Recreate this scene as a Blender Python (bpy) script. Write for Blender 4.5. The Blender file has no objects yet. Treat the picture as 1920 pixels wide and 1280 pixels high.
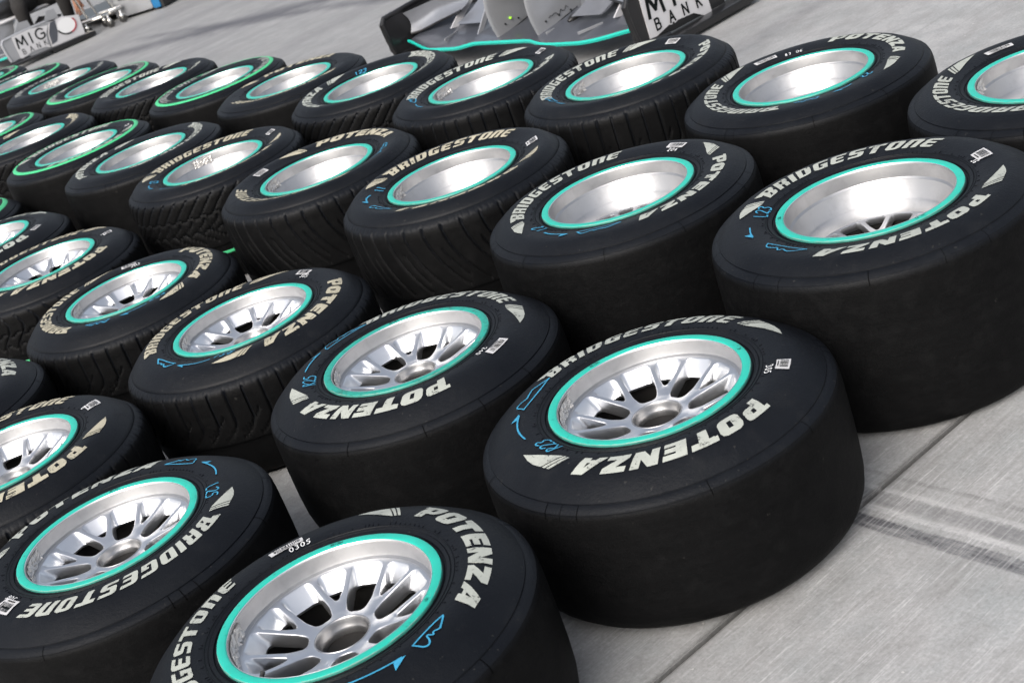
import bpy, bmesh, math, random
import numpy as np
from mathutils import Vector, Matrix
from mathutils.geometry import delaunay_2d_cdt
random.seed(7)
PI = math.pi
sc = bpy.context.scene
COL = sc.collection

# ---------------------------------------------------------------- camera
FPX, PITCH, ROLL, CAM_H = 2733.97, 0.398437, -0.352887, 1.4617
fwd = Vector((0, math.cos(PITCH), -math.sin(PITCH)))
r0 = Vector((1, 0, 0)); u0 = r0.cross(fwd)
cR = math.cos(ROLL) * r0 + math.sin(ROLL) * u0
cU = -math.sin(ROLL) * r0 + math.cos(ROLL) * u0
cam = bpy.data.cameras.new('camera')
camo = bpy.data.objects.new('camera', cam); COL.objects.link(camo)
M = Matrix((cR, cU, -fwd)).transposed().to_4x4(); M.translation = (0, 0, CAM_H)
camo.matrix_world = M
cam.sensor_fit = 'HORIZONTAL'; cam.sensor_width = 36.0; cam.lens = FPX / 1920 * 36.0
cam.clip_start = 0.05; cam.clip_end = 2000
cam.dof.use_dof = True; cam.dof.focus_distance = 3.0; cam.dof.aperture_fstop = 10.0
sc.camera = camo

# ---------------------------------------------------------------- world, sun, exposure
SUN_EL, SUN_AZ = math.radians(40), math.radians(-146)      # azimuth from +Y towards +X
w = bpy.data.worlds.new('World'); sc.world = w; w.use_nodes = True
nt = w.node_tree
bg = nt.nodes['Background']
sky = nt.nodes.new('ShaderNodeTexSky'); sky.sky_type = 'NISHITA'; sky.sun_disc = False
sky.sun_elevation = SUN_EL; sky.sun_rotation = SUN_AZ
sky.air_density = 1.0; sky.dust_density = 7.0; sky.ozone_density = 1.0
hs = nt.nodes.new('ShaderNodeHueSaturation'); hs.inputs['Saturation'].default_value = 0.48
nt.links.new(sky.outputs[0], hs.inputs['Color'])
nt.links.new(hs.outputs[0], bg.inputs['Color'])
bg.inputs['Strength'].default_value = 0.15
sl = bpy.data.lights.new('sun', 'SUN'); sl.energy = 0.5; sl.angle = math.radians(50); sl.color = (1.0, 0.975, 0.94)
so = bpy.data.objects.new('sun', sl); COL.objects.link(so)
sd = Vector((math.sin(SUN_AZ) * math.cos(SUN_EL), math.cos(SUN_AZ) * math.cos(SUN_EL), math.sin(SUN_EL)))
so.rotation_euler = sd.to_track_quat('Z', 'Y').to_euler(); so.location = (-5, -6, 9)
vs = sc.view_settings
sc.display_settings.display_device = 'sRGB'
vs.view_transform = 'Standard'; vs.look = 'None'; vs.exposure = 0.84; vs.gamma = 1.0; vs.use_curve_mapping = False
sc.cycles.max_bounces = 8; sc.cycles.diffuse_bounces = 4; sc.cycles.glossy_bounces = 5

# ---------------------------------------------------------------- material helpers
class NT:
    def __init__(s, name):
        s.m = bpy.data.materials.new(name); s.m.use_nodes = True
        s.t = s.m.node_tree; s.b = s.t.nodes['Principled BSDF']
    def n(s, typ, **kw):
        nd = s.t.nodes.new(typ)
        for k, v in kw.items():
            if k in nd.inputs: nd.inputs[k].default_value = v
            else: setattr(nd, k, v)
        return nd
    def l(s, a, b): s.t.links.new(a, b)
    def coord(s, scale=(1, 1, 1), rot=(0, 0, 0), obj=True, loc=(0, 0, 0)):
        c = s.n('ShaderNodeTexCoord'); mp = s.n('ShaderNodeMapping')
        mp.inputs['Scale'].default_value = scale; mp.inputs['Rotation'].default_value = rot; mp.inputs['Location'].default_value = loc
        s.l(c.outputs['Object' if obj else 'Generated'], mp.inputs['Vector']); return mp.outputs[0]
    def noise(s, vec, scale, detail=4, rough=.6):
        nd = s.n('ShaderNodeTexNoise'); nd.inputs['Scale'].default_value = scale; nd.inputs['Detail'].default_value = detail; nd.inputs['Roughness'].default_value = rough
        if vec is not None: s.l(vec, nd.inputs['Vector'])
        return nd.outputs['Fac']
    def ramp(s, fac, stops):
        nd = s.n('ShaderNodeValToRGB'); cr = nd.color_ramp
        while len(cr.elements) < len(stops): cr.elements.new(0.5)
        for e, (p, c) in zip(cr.elements, stops):
            e.position = p; e.color = (c, c, c, 1) if not hasattr(c, '__len__') else (*c, 1)
        s.l(fac, nd.inputs[0]); return nd.outputs[0]
    def mix(s, fac, a, b, blend='MIX'):
        nd = s.n('ShaderNodeMix', data_type='RGBA', blend_type=blend)
        for sock, v in ((nd.inputs[0], fac), (nd.inputs[6], a), (nd.inputs[7], b)):
            if hasattr(v, 'is_output'): s.l(v, sock)
            elif hasattr(v, '__len__'): sock.default_value = (*v, 1)
            else: sock.default_value = v
        return nd.outputs[2]
    def math(s, op, a, b=None, c=None):
        nd = s.n('ShaderNodeMath', operation=op)
        for i, v in enumerate((a, b, c)):
            if v is None: continue
            if hasattr(v, 'is_output'): s.l(v, nd.inputs[i])
            else: nd.inputs[i].default_value = v
        return nd.outputs[0]
    def bump(s, h, strength, dist):
        nd = s.n('ShaderNodeBump'); nd.inputs['Strength'].default_value = strength; nd.inputs['Distance'].default_value = dist
        s.l(h, nd.inputs['Height']); s.l(nd.outputs[0], s.b.inputs['Normal'])
    def set(s, **kw):
        for k, v in kw.items():
            i = s.b.inputs[k.replace('_', ' ')]
            if hasattr(v, 'is_output'): s.l(v, i)
            elif hasattr(v, '__len__'): i.default_value = (*v, 1)
            else: i.default_value = v
        return s.m

def plain(name, col, rough=.5, metal=0.0, spec=.5, noise=0.0, nscale=40, coat=0):
    t = NT(name)
    if noise:
        f = t.noise(t.coord(), nscale, 5, .65)
        c = t.mix(t.ramp(f, [(.3, 0), (.75, 1)]), col, tuple(x * (1 - noise) for x in col))
        t.set(Base_Color=c)
    else: t.set(Base_Color=col)
    t.set(Roughness=rough, Metallic=metal); t.b.inputs['Specular IOR Level'].default_value = spec
    if coat: t.b.inputs['Coat Weight'].default_value = coat; t.b.inputs['Coat Roughness'].default_value = .08
    return t.m

def rubber():
    t = NT('tyre_rubber')
    v = t.coord()
    oi = t.n('ShaderNodeObjectInfo'); rnd_ = oi.outputs['Random']
    off = t.n('ShaderNodeCombineXYZ'); t.l(t.math('MULTIPLY', rnd_, 37.0), off.inputs[0]); t.l(t.math('MULTIPLY', rnd_, 11.0), off.inputs[2])
    va = t.n('ShaderNodeVectorMath', operation='ADD'); t.l(v, va.inputs[0]); t.l(off.outputs[0], va.inputs[1]); v = va.outputs[0]
    f1 = t.noise(v, 8, 5, .65); f2 = t.noise(v, 150, 3, .6); f3 = t.noise(v, 460, 2, .6); f4 = t.noise(v, 26, 5, .7)
    base = t.mix(t.ramp(f1, [(.32, 0), (.68, 1)]), (.0024, .0032, .0050), (.0047, .0057, .0078))
    smear = t.ramp(t.math('ADD', t.math('MULTIPLY', f4, .7), t.math('MULTIPLY', f1, .35)), [(.56, 0), (.70, 1)])
    base = t.mix(t.math('MULTIPLY', smear, .55), base, (.0085, .0094, .0112))
    sp = t.ramp(t.noise(v, 115, 2, .5), [(.705, 0), (.745, 1)])
    base = t.mix(t.math('MULTIPLY', sp, .22), base, (.07, .068, .062))
    # tread face (outer radius): a bit browner, matt, with circumferential scrub marks and grit
    c = t.n('ShaderNodeTexCoord'); sx = t.n('ShaderNodeSeparateXYZ'); t.l(c.outputs['Object'], sx.inputs[0])
    rad = t.math('SQRT', t.math('ADD', t.math('POWER', sx.outputs[0], 2), t.math('POWER', sx.outputs[1], 2)))
    tr = t.n('ShaderNodeMapRange'); tr.inputs['From Min'].default_value = .324; tr.inputs['From Max'].default_value = .3285
    lowz = t.n('ShaderNodeMapRange'); lowz.inputs['From Min'].default_value = -.12; lowz.inputs['From Max'].default_value = -.15; t.l(sx.outputs[2], lowz.inputs['Value'])
    t.l(t.math('MAXIMUM', rad, t.math('MULTIPLY', lowz.outputs[0], .34)), tr.inputs['Value'])
    zs = t.n('ShaderNodeCombineXYZ'); t.l(sx.outputs[2], zs.inputs[2]); t.l(t.math('MULTIPLY', f1, .30), zs.inputs[0]); t.l(t.math('MULTIPLY', rnd_, 9.0), zs.inputs[1])
    scr = t.noise(zs.outputs[0], 60, 6, .8)
    trc = t.mix(t.ramp(scr, [(.30, 0), (.72, 1)]), (.0017, .0018, .0020), (.0046, .0047, .0050))
    trc = t.mix(t.math('MULTIPLY', t.ramp(f4, [(.50, 0), (.72, 1)]), .6), trc, (.0066, .0067, .0070))
    grit = t.ramp(t.noise(v, 70, 2, .5), [(.755, 0), (.79, 1)])
    trc = t.mix(t.math('MULTIPLY', grit, .22), trc, (.06, .058, .053))
    base = t.mix(tr.outputs[0], base, trc)
    ro = t.math('ADD', t.math('MULTIPLY', tr.outputs[0], .10), t.math('ADD', .42, t.math('ADD', t.math('MULTIPLY', f1, .12), t.math('MULTIPLY', smear, .10))))
    t.set(Base_Color=base, Roughness=ro)
    sv = t.n('ShaderNodeMapRange'); sv.inputs['To Min'].default_value = .14; sv.inputs['To Max'].default_value = .062
    t.l(tr.outputs[0], sv.inputs['Value']); t.l(sv.outputs[0], t.b.inputs['Specular IOR Level'])
    t.bump(t.math('ADD', t.math('ADD', f2, t.math('MULTIPLY', f4, .8)), t.math('ADD', t.math('MULTIPLY', f3, .6), t.math('MULTIPLY', t.math('MULTIPLY', scr, tr.outputs[0]), .9))), .28, .0025)
    return t.m

def letter_paint(name, col, wear):
    """stencilled paint that lets the rubber show through where it is rubbed off"""
    t = NT(name); v = t.coord()
    oi = t.n('ShaderNodeObjectInfo'); off = t.n('ShaderNodeCombineXYZ'); t.l(t.math('MULTIPLY', oi.outputs['Random'], 23.0), off.inputs[0])
    va = t.n('ShaderNodeVectorMath', operation='ADD'); t.l(v, va.inputs[0]); t.l(off.outputs[0], va.inputs[1]); v = va.outputs[0]
    a = t.noise(v, 34, 5, .7); b = t.noise(v, 210, 3, .65); c = t.noise(v, 9, 3, .6)
    colr = t.mix(t.ramp(c, [(.3, 0), (.7, 1)]), tuple(x * .86 for x in col), col)
    colr = t.mix(t.math('MULTIPLY', t.ramp(a, [(.45, 0), (.7, 1)]), .35), colr, tuple(x * .6 for x in col))
    rub = t.ramp(t.math('ADD', t.math('MULTIPLY', a, .6), t.math('MULTIPLY', b, .5)), [(wear, 0), (wear + .06, 1)])
    colr = t.mix(t.math('MULTIPLY', rub, .85), colr, (.02, .021, .023))
    t.set(Base_Color=colr, Roughness=.62); t.b.inputs['Specular IOR Level'].default_value = .3
    t.bump(b, .25, .001); return t.m

def metal_brushed(name, col, r0_, r1_, lo=.6):
    t = NT(name)
    c = t.n('ShaderNodeTexCoord'); sx = t.n('ShaderNodeSeparateXYZ'); t.l(c.outputs['Object'], sx.inputs[0])
    zs = t.n('ShaderNodeCombineXYZ'); t.l(t.math('MULTIPLY', sx.outputs[2], 1), zs.inputs[2])
    v = t.coord()
    t.l(t.math('MULTIPLY', t.noise(v, 5, 2), .12), zs.inputs[0])
    s = t.noise(zs.outputs[0], 160, 4, .7)
    d = t.noise(v, 22, 5, .65)
    grime = t.ramp(d, [(.52, 0), (.74, 1)])
    t.set(Base_Color=t.mix(t.math('MULTIPLY', grime, .45), col, tuple(x * lo for x in col)), Metallic=1.0,
          Roughness=t.math('ADD', r0_, t.math('MULTIPLY', s, r1_)))
    return t.m

def teal_paint(name='teal_paint', wear=.60, dark=0.0):
    t = NT(name); v = t.coord()
    f = t.noise(v, 70, 5, .7); g = t.noise(v, 12, 3, .6)
    c = t.n('ShaderNodeTexCoord'); sx = t.n('ShaderNodeSeparateXYZ'); t.l(c.outputs['Object'], sx.inputs[0])
    rad = t.math('SQRT', t.math('ADD', t.math('POWER', sx.outputs[0], 2), t.math('POWER', sx.outputs[1], 2)))
    k = 1 - dark
    base = t.mix(t.ramp(g, [(.35, 0), (.7, 1)]), (.012 * k, .385 * k, .305 * k), (.010 * k, .32 * k, .25 * k))
    dirt = t.ramp(t.math('ADD', t.math('MULTIPLY', f, .75), t.math('MULTIPLY', g, .3)), [(wear, 0), (wear + .09, 1)])
    base = t.mix(t.math('MULTIPLY', dirt, .8), base, (.012, .09, .075))
    ch = t.ramp(t.noise(v, 150, 3, .6), [(.69, 0), (.72, 1)])
    base = t.mix(t.math('MULTIPLY', ch, .7), base, (.26, .30, .27))
    # rubbed through along the outer edge
    ed = t.n('ShaderNodeMapRange'); ed.inputs['From Min'].default_value = .1830; ed.inputs['From Max'].default_value = .1868; t.l(rad, ed.inputs['Value'])
    wr = t.ramp(t.math('ADD', t.math('MULTIPLY', ed.outputs[0], .45), t.math('MULTIPLY', t.noise(v, 28, 5, .7), .75)), [(.72, 0), (.82, 1)])
    base = t.mix(t.math('MULTIPLY', wr, .75), base, (.22, .27, .245))
    t.set(Base_Color=base, Roughness=t.math('ADD', .34, t.math('MULTIPLY', f, .2))); t.b.inputs['Specular IOR Level'].default_value = .4
    t.bump(f, .18, .001)
    return t.m

JD = Vector((0.858, 0.5137))       # direction of the concrete joint (and of the brushing)
JP = Vector((0.478, 2.207))        # a point on it
JA = math.atan2(JD.y, JD.x)
def concrete():
    t = NT('brushed_concrete')
    # slab space: x along the joint, y across it
    v = t.coord(rot=(0, 0, -JA))
    c = t.n('ShaderNodeSeparateXYZ'); t.l(v, c.inputs[0])
    def scaled(sx, sy):
        cc = t.n('ShaderNodeCombineXYZ'); t.l(t.math('MULTIPLY', c.outputs[0], sx), cc.inputs[0]); t.l(t.math('MULTIPLY', c.outputs[1], sy), cc.inputs[1]); return cc.outputs[0]
    big = t.noise(v, .8, 5, .65); mid = t.noise(v, 5, 6, .7); fine = t.noise(v, 130, 4, .7)
    st1 = t.noise(scaled(8.0, 210), 1.0, 5, .7)
    st2 = t.noise(scaled(19.0, 430), 1.0, 4, .65)
    st3 = t.noise(scaled(1.4, 75), 1.0, 4, .65)
    patch = t.ramp(t.noise(scaled(3.4, 9), 1.0, 5, .75), [(.40, .12), (.62, 1)])
    col = t.mix(t.ramp(big, [(.3, 0), (.7, 1)]), (.300, .301, .302), (.378, .380, .382))
    col = t.mix(t.math('MULTIPLY', t.ramp(mid, [(.40, 0), (.66, 1)]), .62), col, (.205, .224, .228))
    s1 = t.ramp(t.math('ADD', t.math('MULTIPLY', st1, .8), t.math('MULTIPLY', t.noise(scaled(8, 60), 1.0, 3, .6), .25)), [(.53, 0), (.70, 1)]); s2 = t.ramp(st2, [(.58, 0), (.72, 1)])
    nearb = t.n('ShaderNodeMapRange'); nearb.inputs['From Min'].default_value = 1.6; nearb.inputs['From Max'].default_value = 3.2
    nearb.inputs['To Min'].default_value = 1; nearb.inputs['To Max'].default_value = .12; t.l(c.outputs[1], nearb.inputs['Value'])
    blot = t.ramp(t.noise(scaled(9, 14), 1.0, 6, .75), [(.44, 0), (.62, 1)])
    col = t.mix(t.math('MULTIPLY', blot, .50), col, (.200, .199, .196))
    blot2 = t.ramp(t.noise(scaled(2.2, 4.5), 1.0, 6, .72), [(.42, 0), (.64, 1)])
    col = t.mix(t.math('MULTIPLY', blot2, .42), col, (.205, .203, .200))
    col = t.mix(t.math('MULTIPLY', t.math('MULTIPLY', t.math('MULTIPLY', s1, .80), patch), nearb.outputs[0]), col, (.54, .54, .545))
    col = t.mix(t.math('MULTIPLY', t.math('MULTIPLY', t.math('MULTIPLY', s2, .55), patch), nearb.outputs[0]), col, (.52, .52, .525))
    d1 = t.ramp(st3, [(.30, 1), (.43, 0)])
    col = t.mix(t.math('MULTIPLY', d1, .38), col, (.17, .168, .165))
    jx = -JP.x * math.sin(JA) + JP.y * math.cos(JA)
    jd = t.math('ABSOLUTE', t.math('SUBTRACT', t.math('ADD', c.outputs[1], t.math('MULTIPLY', t.math('SUBTRACT', fine, .5), .006)), jx))
    jm = t.n('ShaderNodeMapRange'); jm.inputs['From Min'].default_value = .004; jm.inputs['From Max'].default_value = .016
    jm.inputs['To Min'].default_value = .75; jm.inputs['To Max'].default_value = 0; t.l(jd, jm.inputs['Value'])
    col = t.mix(jm.outputs[0], col, (.085, .083, .080))
    # rubber lines running along the tyre rows (across the joint)
    def band(x0, wd, soft, amt, colr, gate=None):
        nonlocal col
        dx = t.math('ABSOLUTE', t.math('SUBTRACT', t.math('ADD', c.outputs[0], t.math('ADD', t.math('MULTIPLY', mid, .012), t.math('MULTIPLY', t.math('SUBTRACT', fine, .5), .012))), x0 + .006))
        mr = t.n('ShaderNodeMapRange'); mr.inputs['From Min'].default_value = wd; mr.inputs['From Max'].default_value = wd + soft
        mr.inputs['To Min'].default_value = 1; mr.inputs['To Max'].default_value = 0; t.l(dx, mr.inputs['Value'])
        fac = t.math('MULTIPLY', mr.outputs[0], amt)
        fac = t.math('MULTIPLY', fac, t.math('MULTIPLY', t.ramp(st1, [(.45, 1), (.68, .3)]), t.ramp(t.noise(scaled(60, 9), 1.0, 5, .75), [(.36, .35), (.60, 1)])))
        if gate is not None: fac = t.math('MULTIPLY', fac, gate)
        col = t.mix(fac, col, colr)
    def along(p): return p[0] * math.cos(JA) + p[1] * math.sin(JA)
    near = t.n('ShaderNodeMapRange'); near.inputs['From Min'].default_value = 1.62; near.inputs['From Max'].default_value = 1.9
    near.inputs['To Min'].default_value = 1; near.inputs['To Max'].default_value = 0; t.l(c.outputs[1], near.inputs['Value'])
    band(along((.467, 2.170)), .0135, .006, 1.0, (.055, .055, .064), near.outputs[0])
    band(along((.517, 2.217)), .012, .008, .62, (.12, .12, .128), near.outputs[0])
    band(along((.494, 2.200)), .0045, .005, .55, (.50, .50, .505), near.outputs[0])
    band(along((.540, 2.230)), .0035, .005, .45, (.50, .50, .505), near.outputs[0])
    band(along((.575, 2.245)), .003, .005, .6, (.12, .12, .12), near.outputs[0])
    # broad dark tyre streaks where cars roll in, far side
    rb = t.noise(scaled(.35, 2.4), 1.0, 4, .6)
    far = t.n('ShaderNodeMapRange'); far.inputs['From Min'].default_value = 3.5; far.inputs['From Max'].default_value = 5.5
    t.l(c.outputs[1], far.inputs['Value'])
    col = t.mix(t.math('MULTIPLY', t.math('MULTIPLY', t.ramp(rb, [(.44, 0), (.66, 1)]), far.outputs[0]), .62), col, (.145, .145, .155))
    col = t.mix(t.math('MULTIPLY', far.outputs[0], .42), col, (.165, .166, .170))
    def streak(p, q, wd, amt):
        nonlocal col
        p = Vector(p); q = Vector(q); d = (q - p); L = d.length; d /= L; a = math.atan2(d.y, d.x)
        vv = t.coord(rot=(0, 0, -a)); cc = t.n('ShaderNodeSeparateXYZ'); t.l(vv, cc.inputs[0])
        a0 = p.x * d.x + p.y * d.y; b0 = -p.x * d.y + p.y * d.x
        nz = t.noise(vv, 1.6, 5, .7)
        dy = t.math('ABSOLUTE', t.math('SUBTRACT', t.math('ADD', cc.outputs[1], t.math('MULTIPLY', t.math('SUBTRACT', nz, .5), wd * 2.2)), b0))
        m1 = t.n('ShaderNodeMapRange'); m1.inputs['From Min'].default_value = 0; m1.inputs['From Max'].default_value = wd; m1.inputs['To Min'].default_value = 1; m1.inputs['To Max'].default_value = 0
        t.l(dy, m1.inputs['Value'])
        dxx = t.math('ABSOLUTE', t.math('SUBTRACT', cc.outputs[0], a0 + L / 2))
        m2 = t.n('ShaderNodeMapRange'); m2.inputs['From Min'].default_value = L * .38; m2.inputs['From Max'].default_value = L * .55; m2.inputs['To Min'].default_value = 1; m2.inputs['To Max'].default_value = 0
        t.l(dxx, m2.inputs['Value'])
        f = t.math('MULTIPLY', t.math('MULTIPLY', m1.outputs[0], m2.outputs[0]), t.math('MULTIPLY', t.ramp(nz, [(.25, .35), (.6, 1)]), amt))
        col = t.mix(f, col, (.055, .055, .066))
    streak((-2.4, 11.6), (-.1, 10.2), .26, 1.0)
    streak((-2.0, 11.9), (.4, 9.0), .13, .9)
    streak((1.0, 5.2), (2.6, 6.3), .16, .4)
    # round stains, pale chips
    vo = t.n('ShaderNodeTexVoronoi'); vo.inputs['Scale'].default_value = 2.1; t.l(v, vo.inputs['Vector'])
    spot = t.ramp(t.math('ADD', vo.outputs['Distance'], t.math('MULTIPLY', mid, .06)), [(.055, 1), (.085, 0)])
    col = t.mix(t.math('MULTIPLY', spot, .45), col, (.13, .13, .13))
    chip = t.ramp(t.noise(v, 46, 3, .55), [(.735, 0), (.76, 1)])
    col = t.mix(t.math('MULTIPLY', chip, .5), col, (.64, .64, .62))
    fi = t.ramp(fine, [(.25, .74), (.75, 1.14)])
    col = t.mix(1.0, col, fi, 'MULTIPLY')
    t.set(Base_Color=col, Roughness=t.math('ADD', .55, t.math('MULTIPLY', mid, .25)))
    hgt = t.math('ADD', t.math('MULTIPLY', st1, .8), t.math('ADD', t.math('MULTIPLY', st2, .5), t.math('MULTIPLY', fine, .6)))
    t.bump(hgt, .35, .003)
    return t.m

MAT = dict(
    rubber=rubber(), teal=teal_paint(), tealcar=plain('teal_car_paint', (.012, .42, .34), .3, noise=.15), tealworn=teal_paint('worn_teal_paint', .54, .28), concrete=concrete(),
    barrel=metal_brushed('machined_aluminium', (.43, .432, .44), .42, .07, .62),
    spider=metal_brushed('satin_silver', (.66, .67, .69), .31, .06, .85),
    lip=plain('bright_lip', (.80, .82, .82), .25, 1.0),
    hub=metal_brushed('hub_metal', (.40, .40, .405), .26, .22),
    dark=plain('dark_cap', (.016, .015, .0145), .7, spec=.15, noise=.3),
    well=plain('barrel_shade', (.012, .0115, .011), .7, spec=.15, noise=.3),  # near-black colour stands in for the shade deep inside the barrel
    seam=plain('mould_seam_black', (.0018, .0018, .0018), .9, spec=0.0),  # plain matt black of the thin mould seam strips
    black=plain('black_carbon', (.012, .012, .013), .28, noise=.3),
    blackmat=plain('black_plastic', (.010, .010, .010), .5),
    pale=letter_paint('pale_letter_paint', (.335, .355, .325), .63), cream=letter_paint('cream_letter_paint', (.37, .345, .265), .61), grey=letter_paint('worn_letter_paint', (.26, .275, .265), .56),
    blue=plain('blue_marker', (.028, .27, .46), .6, noise=.35, nscale=160),
    ink=plain('black_ink', (.004, .006, .006), .6, spec=.1),
    sticker=plain('sticker_paper', (.43, .43, .44), .5),
    white=plain('white_chalk', (.6, .61, .62), .6),
    green=plain('green_band_paint', (.045, .44, .185), .5, noise=.15),
    silver=plain('silver_bodywork', (.34, .35, .37), .30, .45, noise=.08, nscale=6, coat=.6),
    cascade=plain('cascade_silver', (.19, .20, .225), .28, .35, noise=.1, coat=.4),
    dsilver=plain('grey_wing_paint', (.075, .082, .100), .38, .3, noise=.25, nscale=9, coat=.4),
    wsilver=plain('white_silver_plate', (.55, .55, .57), .3, .25, noise=.05, coat=.3),
    chrome=plain('chrome_tube', (.78, .76, .72), .15, 1.0),
    tboxb=plain('blue_plastic', (.010, .12, .28), .4),
    red=plain('red_line', (.30, .02, .03), .4),
    skin=plain('skin', (.23, .105, .06), .5),
    cloth=plain('dark_cloth', (.012, .011, .011), .9, noise=.3),
    brown=plain('brown_cloth', (.055, .028, .018), .85, noise=.3),
    led=plain('green_dot', (.35, .85, .03), .4),
    groove=plain('joint_filler', (.05, .048, .046), .9),
)
def tape_mat():
    t = NT('crumpled_tape'); v = t.coord()
    t.set(Base_Color=(.50, .49, .475), Metallic=.6, Roughness=.36); t.bump(t.noise(v, 85, 4, .7), .6, .005); return t.m
MAT['tape'] = tape_mat()

# ---------------------------------------------------------------- mesh helpers
def mesh(name, verts, faces, mats, smooth=True, ang=35, mi=None):
    me = bpy.data.meshes.new(name); me.from_pydata([tuple(v) for v in verts], [], faces)
    if not isinstance(mats, (list, tuple)): mats = [mats]
    for m in mats: me.materials.append(m)
    if mi is not None: me.polygons.foreach_set('material_index', mi)
    me.validate(); bm = bmesh.new(); bm.from_mesh(me); bmesh.ops.recalc_face_normals(bm, faces=bm.faces[:]); bm.to_mesh(me); bm.free()
    if smooth:
        me.polygons.foreach_set('use_smooth', [True] * len(me.polygons))
        me.set_sharp_from_angle(angle=math.radians(ang))
    me.update(); return me
def obj(name, me, parent=None, loc=(0, 0, 0), rz=0.0):
    o = bpy.data.objects.new(name, me); COL.objects.link(o); o.parent = parent; o.location = loc
    o.rotation_euler = (0, 0, rz); return o
def empty(name, loc, label, cat, group=None, rz=0):
    o = bpy.data.objects.new(name, None); COL.objects.link(o); o.location = loc; o.rotation_euler = (0, 0, rz); o.empty_display_size = .1
    o['label'] = label; o['category'] = cat
    if group: o['group'] = group
    return o
def tag(o, label, cat, group=None):
    o['label'] = label; o['category'] = cat
    if group: o['group'] = group
    return o
def lathe(name, prof, mat, N=160, ang=35, closed=False):
    vs_, fs = [], []
    for k in range(N):
        a = 2 * PI * k / N; c, s = math.cos(a), math.sin(a)
        vs_ += [(r * c, r * s, z) for r, z in prof]
    n = len(prof)
    for k in range(N):
        k2 = (k + 1) % N
        for i in range(n if closed else n - 1):
            j = (i + 1) % n
            fs.append((k * n + i, k2 * n + i, k2 * n + j, k * n + j))
    return mesh(name, vs_, fs, mat, ang=ang)
def box_bm(bm, c, s, rot=None):
    r = bmesh.ops.create_cube(bm, size=1.0); M_ = Matrix.LocRotScale(Vector(c), rot, Vector(s))
    bmesh.ops.transform(bm, matrix=M_, verts=r['verts']); return r['verts']
def tube_bm(bm, pts, rad, n=10):
    pts = [Vector(p) for p in pts]; rings = []
    rads = rad if hasattr(rad, '__len__') else [rad] * len(pts)
    for i, p in enumerate(pts):
        d = (pts[min(i + 1, len(pts) - 1)] - pts[max(i - 1, 0)]).normalized()
        a = d.orthogonal().normalized() if i == 0 else (a - d * a.dot(d)).normalized()
        b = d.cross(a)
        rings.append([bm.verts.new(p + rads[i] * (math.cos(2 * PI * k / n) * a + math.sin(2 * PI * k / n) * b)) for k in range(n)])
    for q, w_ in zip(rings, rings[1:]):
        for k in range(n): bm.faces.new((q[k], q[(k + 1) % n], w_[(k + 1) % n], w_[k]))
    bm.faces.new(rings[0][::-1]); bm.faces.new(rings[-1])
def bm_mesh(name, bm, mats, ang=35, bevel=0.0):
    if bevel:
        es = [e for e in bm.edges if len(e.link_faces) == 2 and e.calc_face_angle(0) > .6]
        bmesh.ops.bevel(bm, geom=es, offset=bevel, segments=2, affect='EDGES', profile=.6)
    bmesh.ops.recalc_face_normals(bm, faces=bm.faces[:])
    me = bpy.data.meshes.new(name); bm.to_mesh(me); bm.free()
    for m in (mats if isinstance(mats, (list, tuple)) else [mats]): me.materials.append(m)
    me.polygons.foreach_set('use_smooth', [True] * len(me.polygons)); me.set_sharp_from_angle(angle=math.radians(ang)); me.update()
    return me
def cdt(outer, holes=(), extra=()):
    """triangulate a 2-D polygon with holes -> (pts, tris)"""
    pts, edges = [], []
    for loop in [outer, *holes]:
        b = len(pts); pts += [Vector(p[:2]) for p in loop]; n = len(loop)
        edges += [(b + i, b + (i + 1) % n) for i in range(n)]
    pts += [Vector(p) for p in extra]
    v, e, f, *_ = delaunay_2d_cdt(pts, edges, [], 0, 1e-7)
    def inside(p, L):
        c = False; n = len(L)
        for i in range(n):
            a, b_ = L[i], L[i - 1]
            if (a[1] > p[1]) != (b_[1] > p[1]) and p[0] < (b_[0] - a[0]) * (p[1] - a[1]) / (b_[1] - a[1]) + a[0]: c = not c
        return c
    tr = []
    for t in f:
        g = sum((v[i] for i in t), Vector((0, 0))) / len(t)
        if inside(g, outer) and not any(inside(g, h) for h in holes): tr.append(tuple(t))
    return v, tr

# ---------------------------------------------------------------- tyre profiles (r, z from the rim plane)
H_F, H_R = .305, .345
P_FRONT = [(.1872, -.012), (.1872, -.004), (.1895, -.0035), (.1905, -.006), (.1925, -.006), (.194, -.003), (.2, -.001), (.2015, -.0025), (.203, -.001), (.212, .0012),
           (.228, .003), (.245, .0022), (.262, -.0022), (.278, -.0095), (.293, -.019), (.306, -.0285), (.3110, -.0325), (.3114, -.0352), (.3155, -.0366), (.3215, -.0408), (.3260, -.0452)]
P_REAR = [(.1872, -.012), (.1872, -.004), (.1895, -.004), (.191, -.007), (.1935, -.006), (.195, -.003), (.202, .0005), (.2035, -.0008), (.205, .0010), (.215, .0030),
          (.23, .0058), (.245, .0078), (.26, .0088), (.275, .0072), (.29, .0015), (.303, -.0065), (.3080, -.0100), (.3084, -.0126), (.3125, -.0138), (.3190, -.0172), (.3240, -.0212)]
P_FRONT_W = [(r_, z_ + (.0062 * max(0, min(1, (r_ - .215) / .05)) if r_ < .285 else .0062 * max(0, (.3258 - r_) / .041))) for r_, z_ in P_FRONT]
P_REAR_W = [(r_, z_ + (.0075 * max(0, min(1, (r_ - .222) / .05)) if r_ < .285 else .0075 * max(0, (.3225 - r_) / .038))) for r_, z_ in P_REAR]
def zprof(P, r):
    rs = [p[0] for p in P[6:]]; zs = [p[1] for p in P[6:]]
    return float(np.interp(r, rs, zs))
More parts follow.
